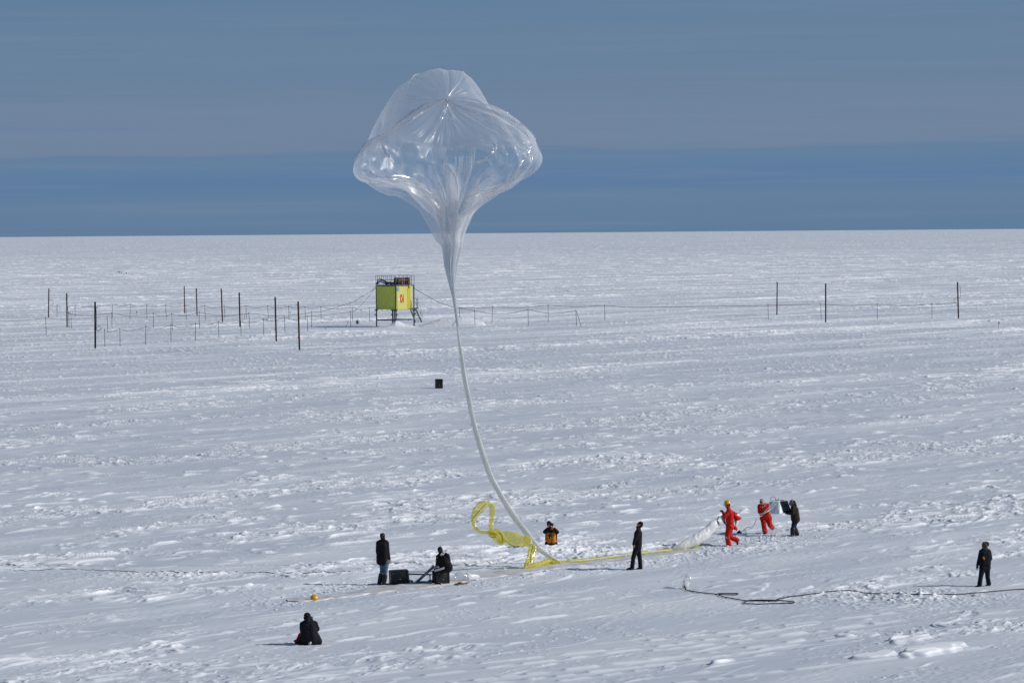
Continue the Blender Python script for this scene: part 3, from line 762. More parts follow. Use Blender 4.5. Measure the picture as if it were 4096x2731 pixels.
def ribbon_tube(pts, mat_, name, parent=None, flat=.35, n=22, crumple=.0, seed=0, twist=0.0, sub=6, freq=5, origin=None):
    """slack plastic sleeve swept along (x, y, z, half width): flattened, creased tube"""
    c = cr(pts, sub); p = c[:, :3]; wd = np.maximum(c[:, 3], .004); k = len(p)
    t = np.gradient(p, axis=0); t /= np.linalg.norm(t, axis=1, keepdims=True) + 1e-9
    view = np.array([0, 1.0, 0.0]); side = np.cross(t, view); ln = np.linalg.norm(side, axis=1, keepdims=True)
    side = np.where(ln > .15, side / np.maximum(ln, 1e-6), np.array([[1.0, 0, 0]]))
    dep = np.cross(side, t)
    ang = np.linspace(0, 2 * np.pi, n, endpoint=False)
    A, I = np.meshgrid(ang, np.arange(k)); Ln = np.concatenate([[0], np.cumsum(np.linalg.norm(np.diff(p, axis=0), axis=1))])[:, None]
    Aw = A + twist * Ln
    rad = 1 + crumple * (pn(np.cos(A) * 1.5 + 20, Ln * freq + np.sin(A) * 1.5 + 20, seed) * 1.0 + .6 * pn(np.cos(A) * 3.2 + 20, Ln * freq * 2.3 + np.sin(A) * 3, seed + 1))
    x = np.cos(Aw) * rad; y = np.sin(Aw) * flat * rad
    if hasattr(flat, '__len__'): pass
    V = p[:, None, :] + side[:, None, :] * (wd[:, None] * x)[:, :, None] + dep[:, None, :] * (wd[:, None] * y)[:, :, None]
    if origin is not None: V = V - np.array(origin)
    me = npmesh(name, V.reshape(-1, 3), gridquads(k, n, wrap=True))
    return link(name, me, mat_, parent)


def pp(px, py, y, hw):
    q = P(px, py, y); return (q.x, q.y, q.z, hw * y / F)


def gp(px, py, hw, dz=0.03):
    q = G(px, py); return (q.x, q.y, q.z + dz, hw * q.y / F)


TAIL = [(1822, 1238, 3), (1826, 1264, 3.6), (1829.5, 1290, 4.3), (1832, 1325, 4.5), (1837, 1367, 6), (1846, 1425, 8.5), (1853, 1479, 10), (1862, 1532, 10.5), (1875, 1595, 11), (1886, 1653, 11), (1899.5, 1711, 10.5),
        (1915, 1764, 12), (1931, 1818, 12.5), (1949, 1871, 12.5), (1969, 1919, 12.5), (1990, 1957, 12), (2015, 2003, 12.5), (2044, 2048, 13.5), (2073, 2088, 14),
        (2098, 2120, 14), (2117, 2149, 13.5), (2134, 2171, 13.5), (2157, 2196, 12), (2186, 2216, 9.5), (2213, 2234, 6.5), (2240, 2247, 4)]
tl = ribbon_tube([pp(x, y, YB + .3 * (y - 1230) / 1020, hw * .87) for x, y, hw in TAIL], M['tailfilm'], 'tail_sleeve', bal, .34, 24, .17, 3, .09, 8, 1.1, origin=crownP)
ribbon_tube([gp(2238, 2248, 4), gp(2271, 2249, 5), gp(2330, 2244.5, 5.5), gp(2400, 2237, 5), gp(2501, 2223, 5), gp(2600, 2212, 5), gp(2690, 2203, 6)],
            M['tailfilm'], 'tail_end', bal, .30, 14, .2, 4, 0, 8, 3, origin=crownP)

for k, q_f in enumerate([(186, 183, .12, 5.2, .15), (193, 190, .15, 4.0, .07), (201, 203, .15, 2.6, .06), (352, 356, .12, 4.6, .11), (341, 343, .12, 4.4, .07), (326, 330, .15, 3.6, .06), (8, 5, .12, 2.6, .05),
                         (262, 250, .15, 2.2, .07), (285, 292, .15, 2.0, .06), (305, 318, .15, 2.6, .05), (272, 268, 5.5, 11.5, .20), (250, 258, 5.8, 11, .15), (292, 284, 5.6, 11, .16), (225, 246, 5.2, 10, .11), (320, 300, 5.3, 10, .12), (335, 320, 4.6, 7.5, .06), (344, 312, 4.0, 5.2, .07), (205, 230, 4.6, 5.4, .07), (212, 250, 3.2, 4.6, .06), (305, 283, 3.2, 4.7, .07), (178, 200, 5.0, 6.6, .06), (120, 112, .3, 3.4, .035), (70, 62, .3, 3.0, .035), (150, 152, .3, 3.6, .03)]):
    fold_roll(*q_f, seed=k)
# ------------------------------------------------------------------ yellow sleeve
ys = empty('yellow_film_sleeve', G(2090, 2275), 'translucent yellow plastic sleeve with a black stripe, blown up into a loop beside the tail', 'plastic sleeve')
YO = ys.location.copy()
K = .2232


def yl(cx, cy, w, dy): return pp(1850 + cx * K, 1950 + cy * K, 128.2 + dy, w * K / 2)


up1 = [yl(1165, 1455, 160, -1.6), yl(1180, 1380, 130, -1.5), yl(1215, 1270, 130, -1.3), yl(1255, 1150, 150, -1.1), yl(1262, 1080, 130, -1.0), yl(1205, 1030, 120, -.95), yl(1180, 965, 130, -.9), yl(1120, 945, 190, -.8)]
up2 = [yl(1160, 960, 170, -.85), yl(1040, 950, 190, -.7), yl(930, 920, 235, -.6), yl(830, 890, 235, -.5), yl(750, 880, 190, -.4), yl(690, 890, 190, -.35), yl(620, 870, 190, -.3), yl(540, 835, 130, -.25), yl(460, 800, 70, -.2)]
loop = [yl(600, 870, 150, -.2), yl(520, 815, 90, -.2), yl(430, 795, 55, -.2), yl(330, 785, 60, -.2), yl(250, 750, 75, -.15), yl(212, 680, 75, -.1), yl(195, 590, 85, 0), yl(225, 480, 130, .1), yl(290, 380, 165, .2), yl(375, 310, 150, .3),
        yl(460, 290, 95, .4), yl(525, 330, 100, .5), yl(530, 420, 110, .55), yl(528, 530, 85, .5), yl(515, 640, 90, .4), yl(510, 730, 85, .25), yl(545, 810, 80, .1), yl(600, 860, 120, -.1)]
knot = [yl(560, 790, 60, -.5), yl(620, 770, 75, -.62), yl(690, 830, 75, -.7), yl(720, 920, 85, -.65), yl(700, 975, 90, -.5), yl(640, 950, 110, -.4)]
pile = [(2098, 2276, 6), (2130, 2271, 9), (2155, 2265, 8), (2178, 2257, 8), (2200, 2251, 11), (2215, 2250, 9), (2232, 2255, 6), (2262, 2252, 3)]
for nm, pts, fl, cp, sd in (('standing_fold', up1, .5, .28, 11), ('sleeve_tube', up2, .55, .22, 12), ('sleeve_loop', loop, .45, .25, 13), ('twisted_knot', knot, .6, .3, 14)):
    ribbon_tube(pts, M['yellowfilm'], nm, ys, fl, 28, cp, sd, .3, 8, 4.5, origin=YO)
ribbon_tube([gp(x, y + 3, hw, .06 + hw * .006) for x, y, hw in pile], M['yellowfilm'], 'crumpled_pile', ys, .7, 24, .6, 15, .5, 8, 5, origin=YO)
# long trailing strip lying under the balloon tail towards the runner
strip = [(2180, 2262, 4), (2262, 2252, 6), (2330, 2245, 7.5), (2420, 2234, 7), (2501, 2223, 7.5), (2580, 2215, 6.5), (2660, 2205, 7.5), (2710, 2200, 6), (2770, 2193, 6.5), (2810, 2181, 8), (2848, 2178, 3)]
sv = []
for x, y, hw in cr(strip, 14):
    g = G(x, y); n_ = 9
    for j in range(n_):
        s = (j - 4) / 4; q = G(x, y + s * hw)
        sv.append((q.x - YO.x, q.y - YO.y, .035 + .02 * pn(x * .06, s * 2.0, 40) + .012 * abs(s) + (.05 * max(pn(x * .035 + 3, s, 41), 0) * (1 if s < 0 else .4)) - YO.z))
k = len(sv) // 9
link('trailing_strip', npmesh('trailing_strip', sv, gridquads(k, 9)), M['yellowfilm'], ys)
for pts in ([yl(165, 600, 0, -.06), yl(215, 510, 0, -.06), yl(300, 410, 0, 0), yl(360, 350, 0, .1), yl(420, 285, 0, .2)],
            [yl(235, 695, 0, -.2), yl(265, 725, 0, -.25), yl(300, 752, 0, -.3)], [yl(495, 825, 0, -.4), yl(580, 823, 0, -.5)], [yl(465, 850, 0, -.4), yl(520, 882, 0, -.45), yl(600, 885, 0, -.5)],
            [yl(665, 800, 0, -.85), yl(705, 865, 0, -.9), yl(722, 950, 0, -.85), yl(700, 985, 0, -.7)],
            [yl(765, 955, 0, -.55), yl(830, 1000, 0, -.6), yl(900, 1035, 0, -.65), yl(1000, 1053, 0, -.7)],
            [yl(1262, 1040, 0, -1.2), yl(1235, 1130, 0, -1.35), yl(1215, 1220, 0, -1.5), yl(1220, 1290, 0, -1.6), yl(1200, 1400, 0, -1.75), yl(1180, 1455, 0, -1.8)]):
    c = cr([p[:3] for p in pts], 6); mb = MB(); mb.tube([Vector(p) - YO for p in c], .009, 6)
    mb.build('black_stripe', M['black'], ys, True)

# ------------------------------------------------------------------ white folded parachute from the snow to the runner's hands
ch = empty('parachute_bundle', G(2720, 2192), 'white plastic wrapped parachute bundle lifted off the snow by the running helper', 'parachute')
CO = ch.location.copy()
CH = [(2868, 2079, 4, 134.6), (2862, 2086, 8, 134.6), (2853, 2099, 13.5, 134.5), (2834, 2122, 18, 134.4), (2811, 2143, 21, 134.2), (2783, 2160, 20, 134), (2752, 2175, 17, 133.8), (2722, 2187, 12, 133.6), (2692, 2195, 6, 133.5)]
ribbon_tube([pp(x, y - 2, d, hw * 1.12) for x, y, hw, d in CH], M['whitefilm'], 'wrapped_canopy', ch, .75, 30, .14, 21, .4, 8, 4, origin=CO)
mb = MB()
for k in range(9):
    a = k * .7; base = P(2868, 2079, 134.6)
    mb.tube([base, base + Vector((.05 * math.cos(a), .05 * math.sin(a), -.06)), base + Vector((.10 * math.cos(a) + .04, .08 * math.sin(a), -.22 - .05 * math.sin(3 * a)))], [.018, .014, .006], 6)
for v in range(len(mb.v)): mb.v[v] = tuple(Vector(mb.v[v]) - CO)
mb.build('gathered_skirt', M['grey_cloth'], ch, True)
mb = MB(); mb.tube([P(2868, 2078, 134.6) - CO, P(2871, 2070, 134.6) - CO, P(2874, 2065, 134.7) - CO], .012, 7); mb.tube([P(2869, 2077, 134.6) - CO, P(2875, 2072, 134.6) - CO, P(2877, 2063, 134.7) - CO], .010, 7)
mb.build('shackle_cord', M['plastic'], ch, True)

# ------------------------------------------------------------------ ground sheet
def tarp_mat():
    m, nt, out = nodemat('dirty_ground_sheet'); N = nt.nodes.new; L = nt.links.new
    tc = N('ShaderNodeTexCoord'); n = N('ShaderNodeTexNoise'); n.inputs['Scale'].default_value = 1.1; n.inputs['Detail'].default_value = 7; n.inputs['Roughness'].default_value = .7
    L(tc.outputs['Object'], n.inputs['Vector'])
    r = N('ShaderNodeValToRGB'); r.color_ramp.elements[0].position = .36; r.color_ramp.elements[0].color = (.46, .435, .40, 1); r.color_ramp.elements[1].position = .62; r.color_ramp.elements[1].color = (.66, .675, .71, 1)
    L(n.outputs['Fac'], r.inputs[0]); b = N('ShaderNodeBsdfPrincipled'); b.inputs['Roughness'].default_value = .45; L(r.outputs[0], b.inputs['Base Color'])
    L(b.outputs[0], out.inputs['Surface']); return m


M['tarp'] = tarp_mat()
sv = []; c = cr(TP, 16)
for i, (x, y0, y1) in enumerate(c):
    for j in range(13):
        s = j / 12; e = 4.0 * pn(x * .02, 5.3, 51) if j == 0 else (4.0 * pn(x * .02, 9.1, 52) if j == 12 else 0)
        q = G(x, y0 + (y1 - y0) * s + e); h_ = .045 + .022 * pn(q.x * 1.3, q.y * 1.1, 53) + .015 * pn(q.x * 3.1, q.y * 2.4, 54)
        if j in (0, 12): h_ -= .05
        sv.append((q.x, q.y, h_))
tpo = G(1900, 2310); sv = np.array(sv) - np.array(tpo)
tp = link('ground_sheet', npmesh('ground_sheet', sv, gridquads(len(c), 13)), M['tarp']); tp.location = tpo
tag(tp, 'long greyish beige ground sheet, partly snowed over, laid along the trampled strip', 'ground sheet')
# ------------------------------------------------------------------ people
def frame3(fwd, up=(0, 0, 1)):
    f = Vector(fwd).normalized(); s = f.cross(Vector(up)).normalized(); u = s.cross(f)
    return f, s, u


def perp(a, b):
    d = (Vector(b) - Vector(a)).normalized()
    return d


class Figure:
    """one person: joints given as photo pixel + depth offset (m, + = further away)"""

    def __init__(s, label, foot, J, look=(0, 1, 0), headup=(0, 0, 1), y=None):
        s.root = G(*foot) if y is None else Vector((G(*foot).x, G(*foot).y, 0)); s.root.z = 0.0
        s.y0 = s.root.y; s.label = label
        s.J = {k: P(v[0], v[1], s.y0 + v[2]) - s.root for k, v in J.items()}
        s.f, s.side, s.hup = frame3(look, headup)
        s.k = s.y0 / F

    def rot(s): return Matrix((s.side, s.f, s.hup)).transposed()

    def hand(s, mb, w, h, curl=0.5, palm=None, spread=1.0, glove=0.0, thumb=1):
        w = Vector(w); h = Vector(h); d = (h - w)
        if d.length < .05: d = d.normalized() * .05
        L = .185; d.normalize()
        pn_ = Vector(palm) if palm else Vector((0, -1, 0))
        pn_ = (pn_ - d * pn_.dot(d)).normalized(); sd = d.cross(pn_)
        g = 1 + glove
        mb.cap(w, .028 * g, w + d * .03, .030 * g)
        for q in (-.022, 0, .022): mb.cap(w + d * .02 + sd * q * .8, .020 * g, w + d * .085 + sd * q, .019 * g)
        for i, (q, ln) in enumerate(((-.033, .070), (-.0115, .082), (.0115, .077), (.033, .058))):
            b0 = w + d * .09 + sd * q; b1 = b0 + (d * (1 - .35 * curl) + pn_ * .75 * curl + sd * q * .8 * spread).normalized() * ln * .5
            b2 = b1 + (d * (1 - 1.3 * curl) + pn_ * 1.2 * curl).normalized() * ln * .5
            mb.cap(b0, .0100 * g, b1, .0094 * g, 8); mb.cap(b1, .0094 * g, b2, .0080 * g, 8)
        t0 = w + d * .035 + sd * .03 * thumb; t1 = t0 + (d * .6 + sd * .9 * thumb + pn_ * .3).normalized() * .045; t2 = t1 + (d * .9 + sd * .25 * thumb + pn_ * .5 * curl).normalized() * .03
        mb.cap(t0, .0135 * g, t1, .0115 * g, 8); mb.cap(t1, .0115 * g, t2, .0095 * g, 8)

    def build(s, hands=None, gloved=False):
        J = s.J; f, sd, u = s.f, s.side, s.hup; h = J['head']; mb = MB(); R_ = s.rot()
        # head with face
        mb.ell(h + u * .02 - f * .008, (.076, .094, .105), R_)
        mb.ell(h - u * .045 + f * .022, (.060, .070, .072), R_)
        mb.cap(h - u * .085 + f * .055, .026, h - u * .088 + f * .066, .022)            # chin
        mb.cap(h + u * .012 + f * .088, .009, h - u * .026 + f * .108, .013)            # nose
        mb.cap(h + u * .030 + f * .080 - sd * .035, .013, h + u * .030 + f * .080 + sd * .035, .013)   # brow
        mb.cap(h - u * .055 + f * .083 - sd * .018, .008, h - u * .055 + f * .083 + sd * .018, .008)   # lips
        for q in (-1, 1):
            mb.cap(h + u * .018 + sd * q * .077 - f * .012, .014, h - u * .022 + sd * q * .075 - f * .004, .011)
            mb.cap(h - u * .012 + f * .062 + sd * q * .034, .022, h - u * .02 + f * .055 + sd * q * .045, .020)
        nk = J['neck']; mb.cap(nk, .060, h - u * .05 - f * .015, .054)
        mb.cap(J['pelvis'], .125, J['chest'], .130)
        for q in ('L', 'R'):
            mb.cap(J['chest'], .105, J['sh' + q] * .62 + J['chest'] * .38, .085); mb.cap(nk, .055, J['sh' + q], .056)
            mb.cap(J['sh' + q], .056, J['el' + q], .042); mb.cap(J['el' + q], .042, J['wr' + q], .028)
            mb.cap(J['pelvis'], .115, J['hip' + q], .095)
            mb.cap(J['hip' + q], .090, J['kn' + q], .056); mb.cap(J['kn' + q], .056, J['an' + q], .038)
            mb.cap(J['an' + q], .040, J['to' + q], .030)
            s.hand(mb, J['wr' + q], J['ha' + q], **((hands or {}).get(q, {})))
        s.obj = mb.remesh('person', M['skin'], None, .0075, 3)
        s.obj.location = s.root; tag(s.obj, s.label, 'person')
        # eyes
        for q in (-1, 1):
            e = MB(); e.ell(h + u * .010 + f * .079 + sd * q * .032, (.011, .009, .009), R_, 8, 6); e.build('eye', M['glass'], s.obj, True)
        return s

    def wear(s, name, mat_, pieces, voxel=.011, smooth=3, wrinkle=.006, seed=0, wscale=8):
        mb = MB()
        for p in pieces:
            if p[0] == 'cap': mb.cap(*p[1:])
            elif p[0] == 'ell': mb.ell(*p[1:])
            elif p[0] == 'box': mb.box(*p[1:])
        return mb.remesh(name, mat_, s.obj, voxel, smooth, wrinkle, wscale, seed)

    def jacket(s, mat_, hem, puff=1.0, name='jacket', hemr=None, collar=True, seed=0, cuff=.94, extra=(), wrinkle=.007, chestr=.158, sleeve=True):
        J = s.J; pc = []; hemr = hemr or .165
        ax = (J['shR'] - J['shL']); axn = ax.normalized()
        hp = Vector(hem)
        for t in (-1, 0, 1):                      # a torso wider than deep
            o = axn * t * .062 * puff
            pc.append(('cap', J['chest'] + o, chestr * puff * .92, hp + o * 1.05, hemr * .86, 20))
        pc.append(('cap', J['shL'] * .8 + J['chest'] * .2, .088 * puff, J['shR'] * .8 + J['chest'] * .2, .088 * puff, 18))
        for q in ('L', 'R'):
            pc.append(('cap', J['neck'], .080, J['sh' + q], .084 * puff, 16))
            if sleeve:
                e = J['el' + q] + (J['wr' + q] - J['el' + q]) * cuff
                pc.append(('cap', J['sh' + q], .086 * puff, J['el' + q], .070 * puff, 16)); pc.append(('cap', J['el' + q], .070 * puff, e, .050 * puff, 16))
        if collar: pc.append(('cap', J['neck'] - (J['head'] - J['neck']) * .1, .082, J['neck'] + (J['head'] - J['neck']) * .38, .074, 16))
        pc += list(extra)
        return s.wear(name, mat_, pc, seed=seed, wrinkle=wrinkle)

    def trousers(s, mat_, loose=1.0, name='trousers', end=.96, seed=1, wrinkle=.007, hem=.066):
        J = s.J; pc = [('cap', J['hipL'], .128 * loose, J['hipR'], .128 * loose, 18), ('cap', J['pelvis'], .135 * loose, J['pelvis'] + (J['chest'] - J['pelvis']) * .25, .135, 18)]
        for q in ('L', 'R'):
            a = J['kn' + q] + (J['an' + q] - J['kn' + q]) * end
            pc += [('cap', J['hip' + q], .110 * loose, J['kn' + q], .080 * loose, 16), ('cap', J['kn' + q], .080 * loose, a, hem * loose, 16)]
        return s.wear(name, mat_, pc, seed=seed, wrinkle=wrinkle)

    def boot(s, q, mat_, top=.0, r=.062, name='boot', sole=None):
        J = s.J; a = J['an' + q]; t = J['to' + q]; up_ = (J['kn' + q] - a)
        pc = [('cap', a, r, a + up_ * top if top else a + Vector((0, 0, .04)), r * (1.15 if top else .9), 16), ('cap', a - Vector((0, 0, .01)), .056, t, .044, 16)]
        d = (t - a); d.z = 0
        if d.length > .02: pc.append(('cap', a - d.normalized() * .05 - Vector((0, 0, .03)), .034, t - Vector((0, 0, .012)), .032, 12))
        b = s.wear(name, mat_, pc, .010, 2, .003)
        return b

    def cap_hat(s, mat_, low=-.02, back=True, name='knit_cap', r=1.0, fur=False):
        h = s.J['head']; f, sd, u = s.f, s.side, s.hup
        pc = [('ell', h + u * .045 - f * .012, (.088 * r, .104 * r, .092 * r), s.rot())]
        if back:
            pc += [('ell', h + u * .0 - f * .045, (.086 * r, .075 * r, .095), s.rot()), ('cap', h - u * .06 - f * .05, .05, h + u * .02 - f * .04, .07)]
        return s.wear(name, mat_, pc, .009, 2, .004, wscale=20)

    def hairdo(s, mat_, full=True):
        h = s.J['head']; f, sd, u = s.f, s.side, s.hup
        pc = [('ell', h + u * .042 - f * .022, (.088, .100, .096), s.rot()), ('ell', h - u * .01 - f * .055, (.078, .062, .088), s.rot())]
        for q in (-1, 1): pc.append(('cap', h + u * .05 + sd * q * .06, .034, h - u * .005 + sd * q * .072 - f * .012, .022))
        return s.wear('hair', mat_, pc, .009, 1, .007, wscale=26)

    def strip(s, name, mat_, pts, w=.02, thick=.012, n=6):
        mb = MB(); c = cr([tuple(p) for p in pts], n); mb.tube([Vector(p) for p in c], w, 8)
        return mb.build(name, mat_, s.obj, True)


def cx(x, y, ox, oy, k, dy=0.0): return (ox + x * k, oy + y * k, dy)


# --- A: standing by the case, seen from behind
def a(x, y, d=0.0): return cx(x, y, 1470, 2100, .1658, d)


A = Figure("standing person in dark jacket, faded jeans and tall boots beside the unlabelled black case", (1531, 2337),
           dict(head=a(374, 268), neck=a(376, 362), chest=a(360, 480), pelvis=a(395, 850), shL=a(262, 425, .02), shR=a(462, 425, -.02), elL=a(245, 640, .02), elR=a(488, 640, -.02),
                wrL=a(285, 830, .16), wrR=a(527, 815, -.03), haL=a(300, 880, .22), haR=a(575, 892, -.03), hipL=a(352, 880, .02), hipR=a(455, 880, -.03), knL=a(350, 1075, .03), knR=a(438, 1085, -.08),
                anL=a(285, 1395, .10), anR=a(395, 1420, -.12), toL=a(310, 1432, .25), toR=a(490, 1445, -.10)), look=(.62, .75, .28)).build(hands={'R': dict(curl=.35, palm=(-.6, .3, .2))})
A.jacket(M['black'], A.J['pelvis'] + Vector((-.05, 0, -.02)), 1.02, hemr=.185, seed=3)
A.trousers(M['jeans'], .95, 'jeans', .6, seed=4)
for q in 'LR': A.boot(q, M['boot'], .62, .078)
A.hairdo(M['hair'])

# --- B: sitting on the second case
B = Figure("person in black hooded jacket with grey stripes, sitting on the labelled black case", (1768, 2338),
           dict(head=a(1748, 605, .05), neck=a(1778, 700, .0), chest=a(1815, 820, 0), pelvis=a(1905, 1010, -.02), shL=a(1712, 765, .12), shR=a(1925, 745, -.06), elL=a(1700, 905, .10), elR=a(1960, 915, -.02),
                wrL=a(1668, 985, .05), wrR=a(1800, 985, .26), haL=a(1612, 1000, .04), haR=a(1745, 1000, .28), hipL=a(1858, 1050, .10), hipR=a(1915, 1058, -.08), knL=a(1645, 1085, .12), knR=a(1640, 1075, -.14),
                anL=a(1700, 1395, .06), anR=a(1655, 1400, -.20), toL=a(1620, 1425, .10), toR=a(1748, 1425, -.34)), look=(-.55, .80, -.22)).build(hands={'L': dict(curl=.8, palm=(0, 0, -1)), 'R': dict(curl=.8, palm=(0, 0, -1))})
B.jacket(M['black'], B.J['pelvis'] + Vector((.0, 0, -.02)), 1.12, hemr=.20, seed=6, wrinkle=.010)
B.trousers(M['navy'], .92, 'track_trousers', .9, seed=7)
for q in 'LR': B.boot(q, M['boot'], 0, .058, 'shoe')
B.hairdo(M['hair'])
B.wear('hood_lining', M['whitecloth'], [('cap', B.J['neck'] + Vector((.02, -.05, .0)), .055, B.J['neck'] + Vector((.10, -.04, .035)), .035), ('cap', B.J['neck'] + Vector((.0, -.07, -.02)), .03, B.J['neck'] + Vector((.09, -.09, -.0)), .03)], .010, 2, .004)
B.wear('hood', M['black'], [('cap', B.J['neck'] + Vector((.13, -.02, .0)), .05, B.J['neck'] + Vector((.17, -.0, .03)), .04), ('cap', B.J['neck'] + Vector((.06, -.02, -.08)), .07, B.J['neck'] + Vector((.16, -.02, -.05)), .06)], .011, 2, .005)


def pband(fig, name, m_, p0, p1, w, off):
    p0 = Vector(p0) + Vector(off); p1 = Vector(p1) + Vector(off); mb = MB(); mb.bar(p0, p1, .012, w); return mb.build(name, m_, fig.obj)


def loc(fig, pt): return P(pt[0], pt[1], fig.y0 + pt[2]) - fig.root


def stripband(fig, name, m_, pts, r): return fig.strip(name, m_, [loc(fig, p) for p in pts], r)


stripband(B, 'reflective_band', M['reflect'], [a(1683, 780, -.02), a(1730, 790, -.06), a(1792, 818, -.08)], .017)
stripband(B, 'reflective_band', M['reflect'], [a(1655, 970, -.02), a(1700, 985, -.03), a(1745, 1000, -.02)], .020)
for k in range(3): stripband(B, 'side_stripe', M['whitecloth'], [a(1852, 1012 + 17 * k, -.235), a(1735, 1046 + 17 * k, -.24), a(1612, 1080 + 17 * k, -.235)], .009)

# --- C: sitting on the snow in front, seen from behind
def c_(x, y, d=0.0): return cx(x, y, 1140, 2350, .1595, d)


C = Figure("person in a long black parka sitting on the snow in front, seen from behind", (1232, 2577),
           dict(head=c_(560, 725, .05), neck=c_(565, 830, 0), chest=c_(590, 960, 0), pelvis=c_(620, 1330, .0), shL=c_(440, 920, .02), shR=c_(745, 905, .02), elL=c_(440, 1090, .18), elR=c_(805, 1030, .10),
                wrL=c_(560, 930, .30), wrR=c_(715, 860, .22), haL=c_(600, 860, .30), haR=c_(670, 775, .20), hipL=c_(545, 1355, .05), hipR=c_(700, 1355, .05), knL=c_(400, 1180, .42), knR=c_(790, 1290, .40),
                anL=c_(300, 1370, .30), anR=c_(620, 1385, .10), toL=c_(255, 1330, .34), toR=c_(590, 1400, -.06)), look=(.1, .97, .15)).build(hands={'L': dict(curl=.7, palm=(0, -.3, 1)), 'R': dict(curl=.7, palm=(-1, 0, .2))})
sk = []
for t in np.linspace(-1, 1, 7): sk.append(('cap', C.J['pelvis'] + Vector((.01 + t * .06, 0, .28)), .16, C.J['pelvis'] + Vector((.005 + t * .25, -.04 + .10 * abs(t), -.02)), .125, 14))
C.jacket(M['black'], C.J['pelvis'] + Vector((0, 0, .08)), 1.14, 'parka', .22, seed=9, extra=sk, wrinkle=.012)
C.trousers(M['red'], 1.05, 'trousers', .95, seed=10)
C.wear('trousers_seat', M['red'], [('cap', C.J['hipR'] + Vector((.16, -.02, -.01)), .07, C.J['knR'] + Vector((.13, -.25, -.15)), .06)], .012, 2, .004)
for q in 'LR': C.boot(q, M['boot'], .25, .068)
C.wear('boot_sole', M['lightsteel'], [('cap', c_v, .05, c_v + Vector((.02, .01, .03)), .04) for c_v in [loc(C, c_(622, 1392, -.16))]], .010, 1, .002)
C.wear('fur_cap', M['black'], [('ell', C.J['head'] + Vector((0, -.01, .035)), (.108, .115, .105)), ('ell', C.J['head'] + Vector((0, -.02, -.03)), (.122, .10, .075)), ('cap', C.J['neck'] + Vector((0, -.03, -.03)), .10, C.J['head'] + Vector((0, -.03, -.05)), .09)], .011, 2, .008)
C.wear('cuff', M['red'], [('cap', C.J['wrR'] + Vector((-.02, -.05, .0)), .032, C.J['wrR'] + Vector((.01, -.05, -.03)), .032)], .010, 1, .002)
C.wear('glove', M['grey_cloth'], [('ell', C.J['haR'] + Vector((.01, -.03, .01)), (.045, .05, .055))], .010, 1, .003)

# --- D: kneeling photographer in orange
def d_(x, y, d=0.0): return cx(x, y, 2140, 2060, .10204, d)


D = Figure("person in orange and black jacket kneeling behind a snow ridge, taking a photo", (2203, 2191),
           dict(head=d_(550, 355, .03), neck=d_(575, 500, .02), chest=d_(625, 660, 0), pelvis=d_(635, 1080, .0), shL=d_(500, 570, .0), shR=d_(775, 570, 0), elL=d_(385, 650, -.18), elR=d_(870, 660, -.18),
                wrL=d_(530, 480, -.24), wrR=d_(735, 510, -.24), haL=d_(555, 340, -.25), haR=d_(655, 410, -.27), hipL=d_(520, 1110, 0), hipR=d_(745, 1110, 0), knL=d_(455, 1330, -.22), knR=d_(800, 1330, -.22),
                anL=d_(480, 1340, .25), anR=d_(780, 1340, .25), toL=d_(480, 1370, .4), toR=d_(780, 1370, .4)), look=(.12, -.98, .12)).build(hands={'L': dict(curl=.7, palm=(1, -.2, 0)), 'R': dict(curl=.8, palm=(-.4, -.2, 1))})
D.jacket(M['orange'], D.J['pelvis'] + Vector((0, 0, .06)), 1.0, hemr=.185, seed=12, sleeve=False)
for q in 'LR':
    D.wear('sleeve', M['black'], [('cap', D.J['sh' + q] * .7 + D.J['el' + q] * .3, .082, D.J['el' + q], .080), ('cap', D.J['el' + q], .080, D.J['wr' + q] * .92 + D.J['el' + q] * .08, .050)], seed=13)
    sx = -1 if q == 'L' else 1
    D.wear('shoulder_patch', M['orange'], [('cap', D.J['sh' + q] + Vector((0, 0, .015)), .088, D.J['sh' + q] * .66 + D.J['el' + q] * .34 + Vector((sx * .01, 0, .02)), .076)], seed=14)
    D.wear('side_panel', M['black'], [('cap', D.J['sh' + q] * .55 + D.J['pelvis'] * .45 + Vector((sx * .10, -.02, .08)), .06, D.J['hip' + q] + Vector((sx * .075, -.03, .16)), .055)], seed=15)
D.trousers(M['black'], 1.12, 'trousers', .9, seed=16)
for q in 'LR': D.boot(q, M['boot'], .2, .06)
D.cap_hat(M['black'], r=1.06)
D.wear('collar', M['black'], [('cap', D.J['neck'] + Vector((-.07, -.15, -.10)), .06, D.J['neck'] + Vector((.10, -.15, -.11)), .06), ('cap', D.J['neck'] + Vector((0, -.10, .02)), .08, D.J['neck'] + Vector((0.02, -.15, -.12)), .06)], .011, 2, .004)
stripband(D, 'zip', M['black'], [d_(652, 640, -.215), d_(655, 850, -.235), d_(652, 1075, -.225)], .008)

# --- E: standing, head thrown back
def e_(x, y, d=0.0): return cx(x, y, 2480, 2060, .1531, d)


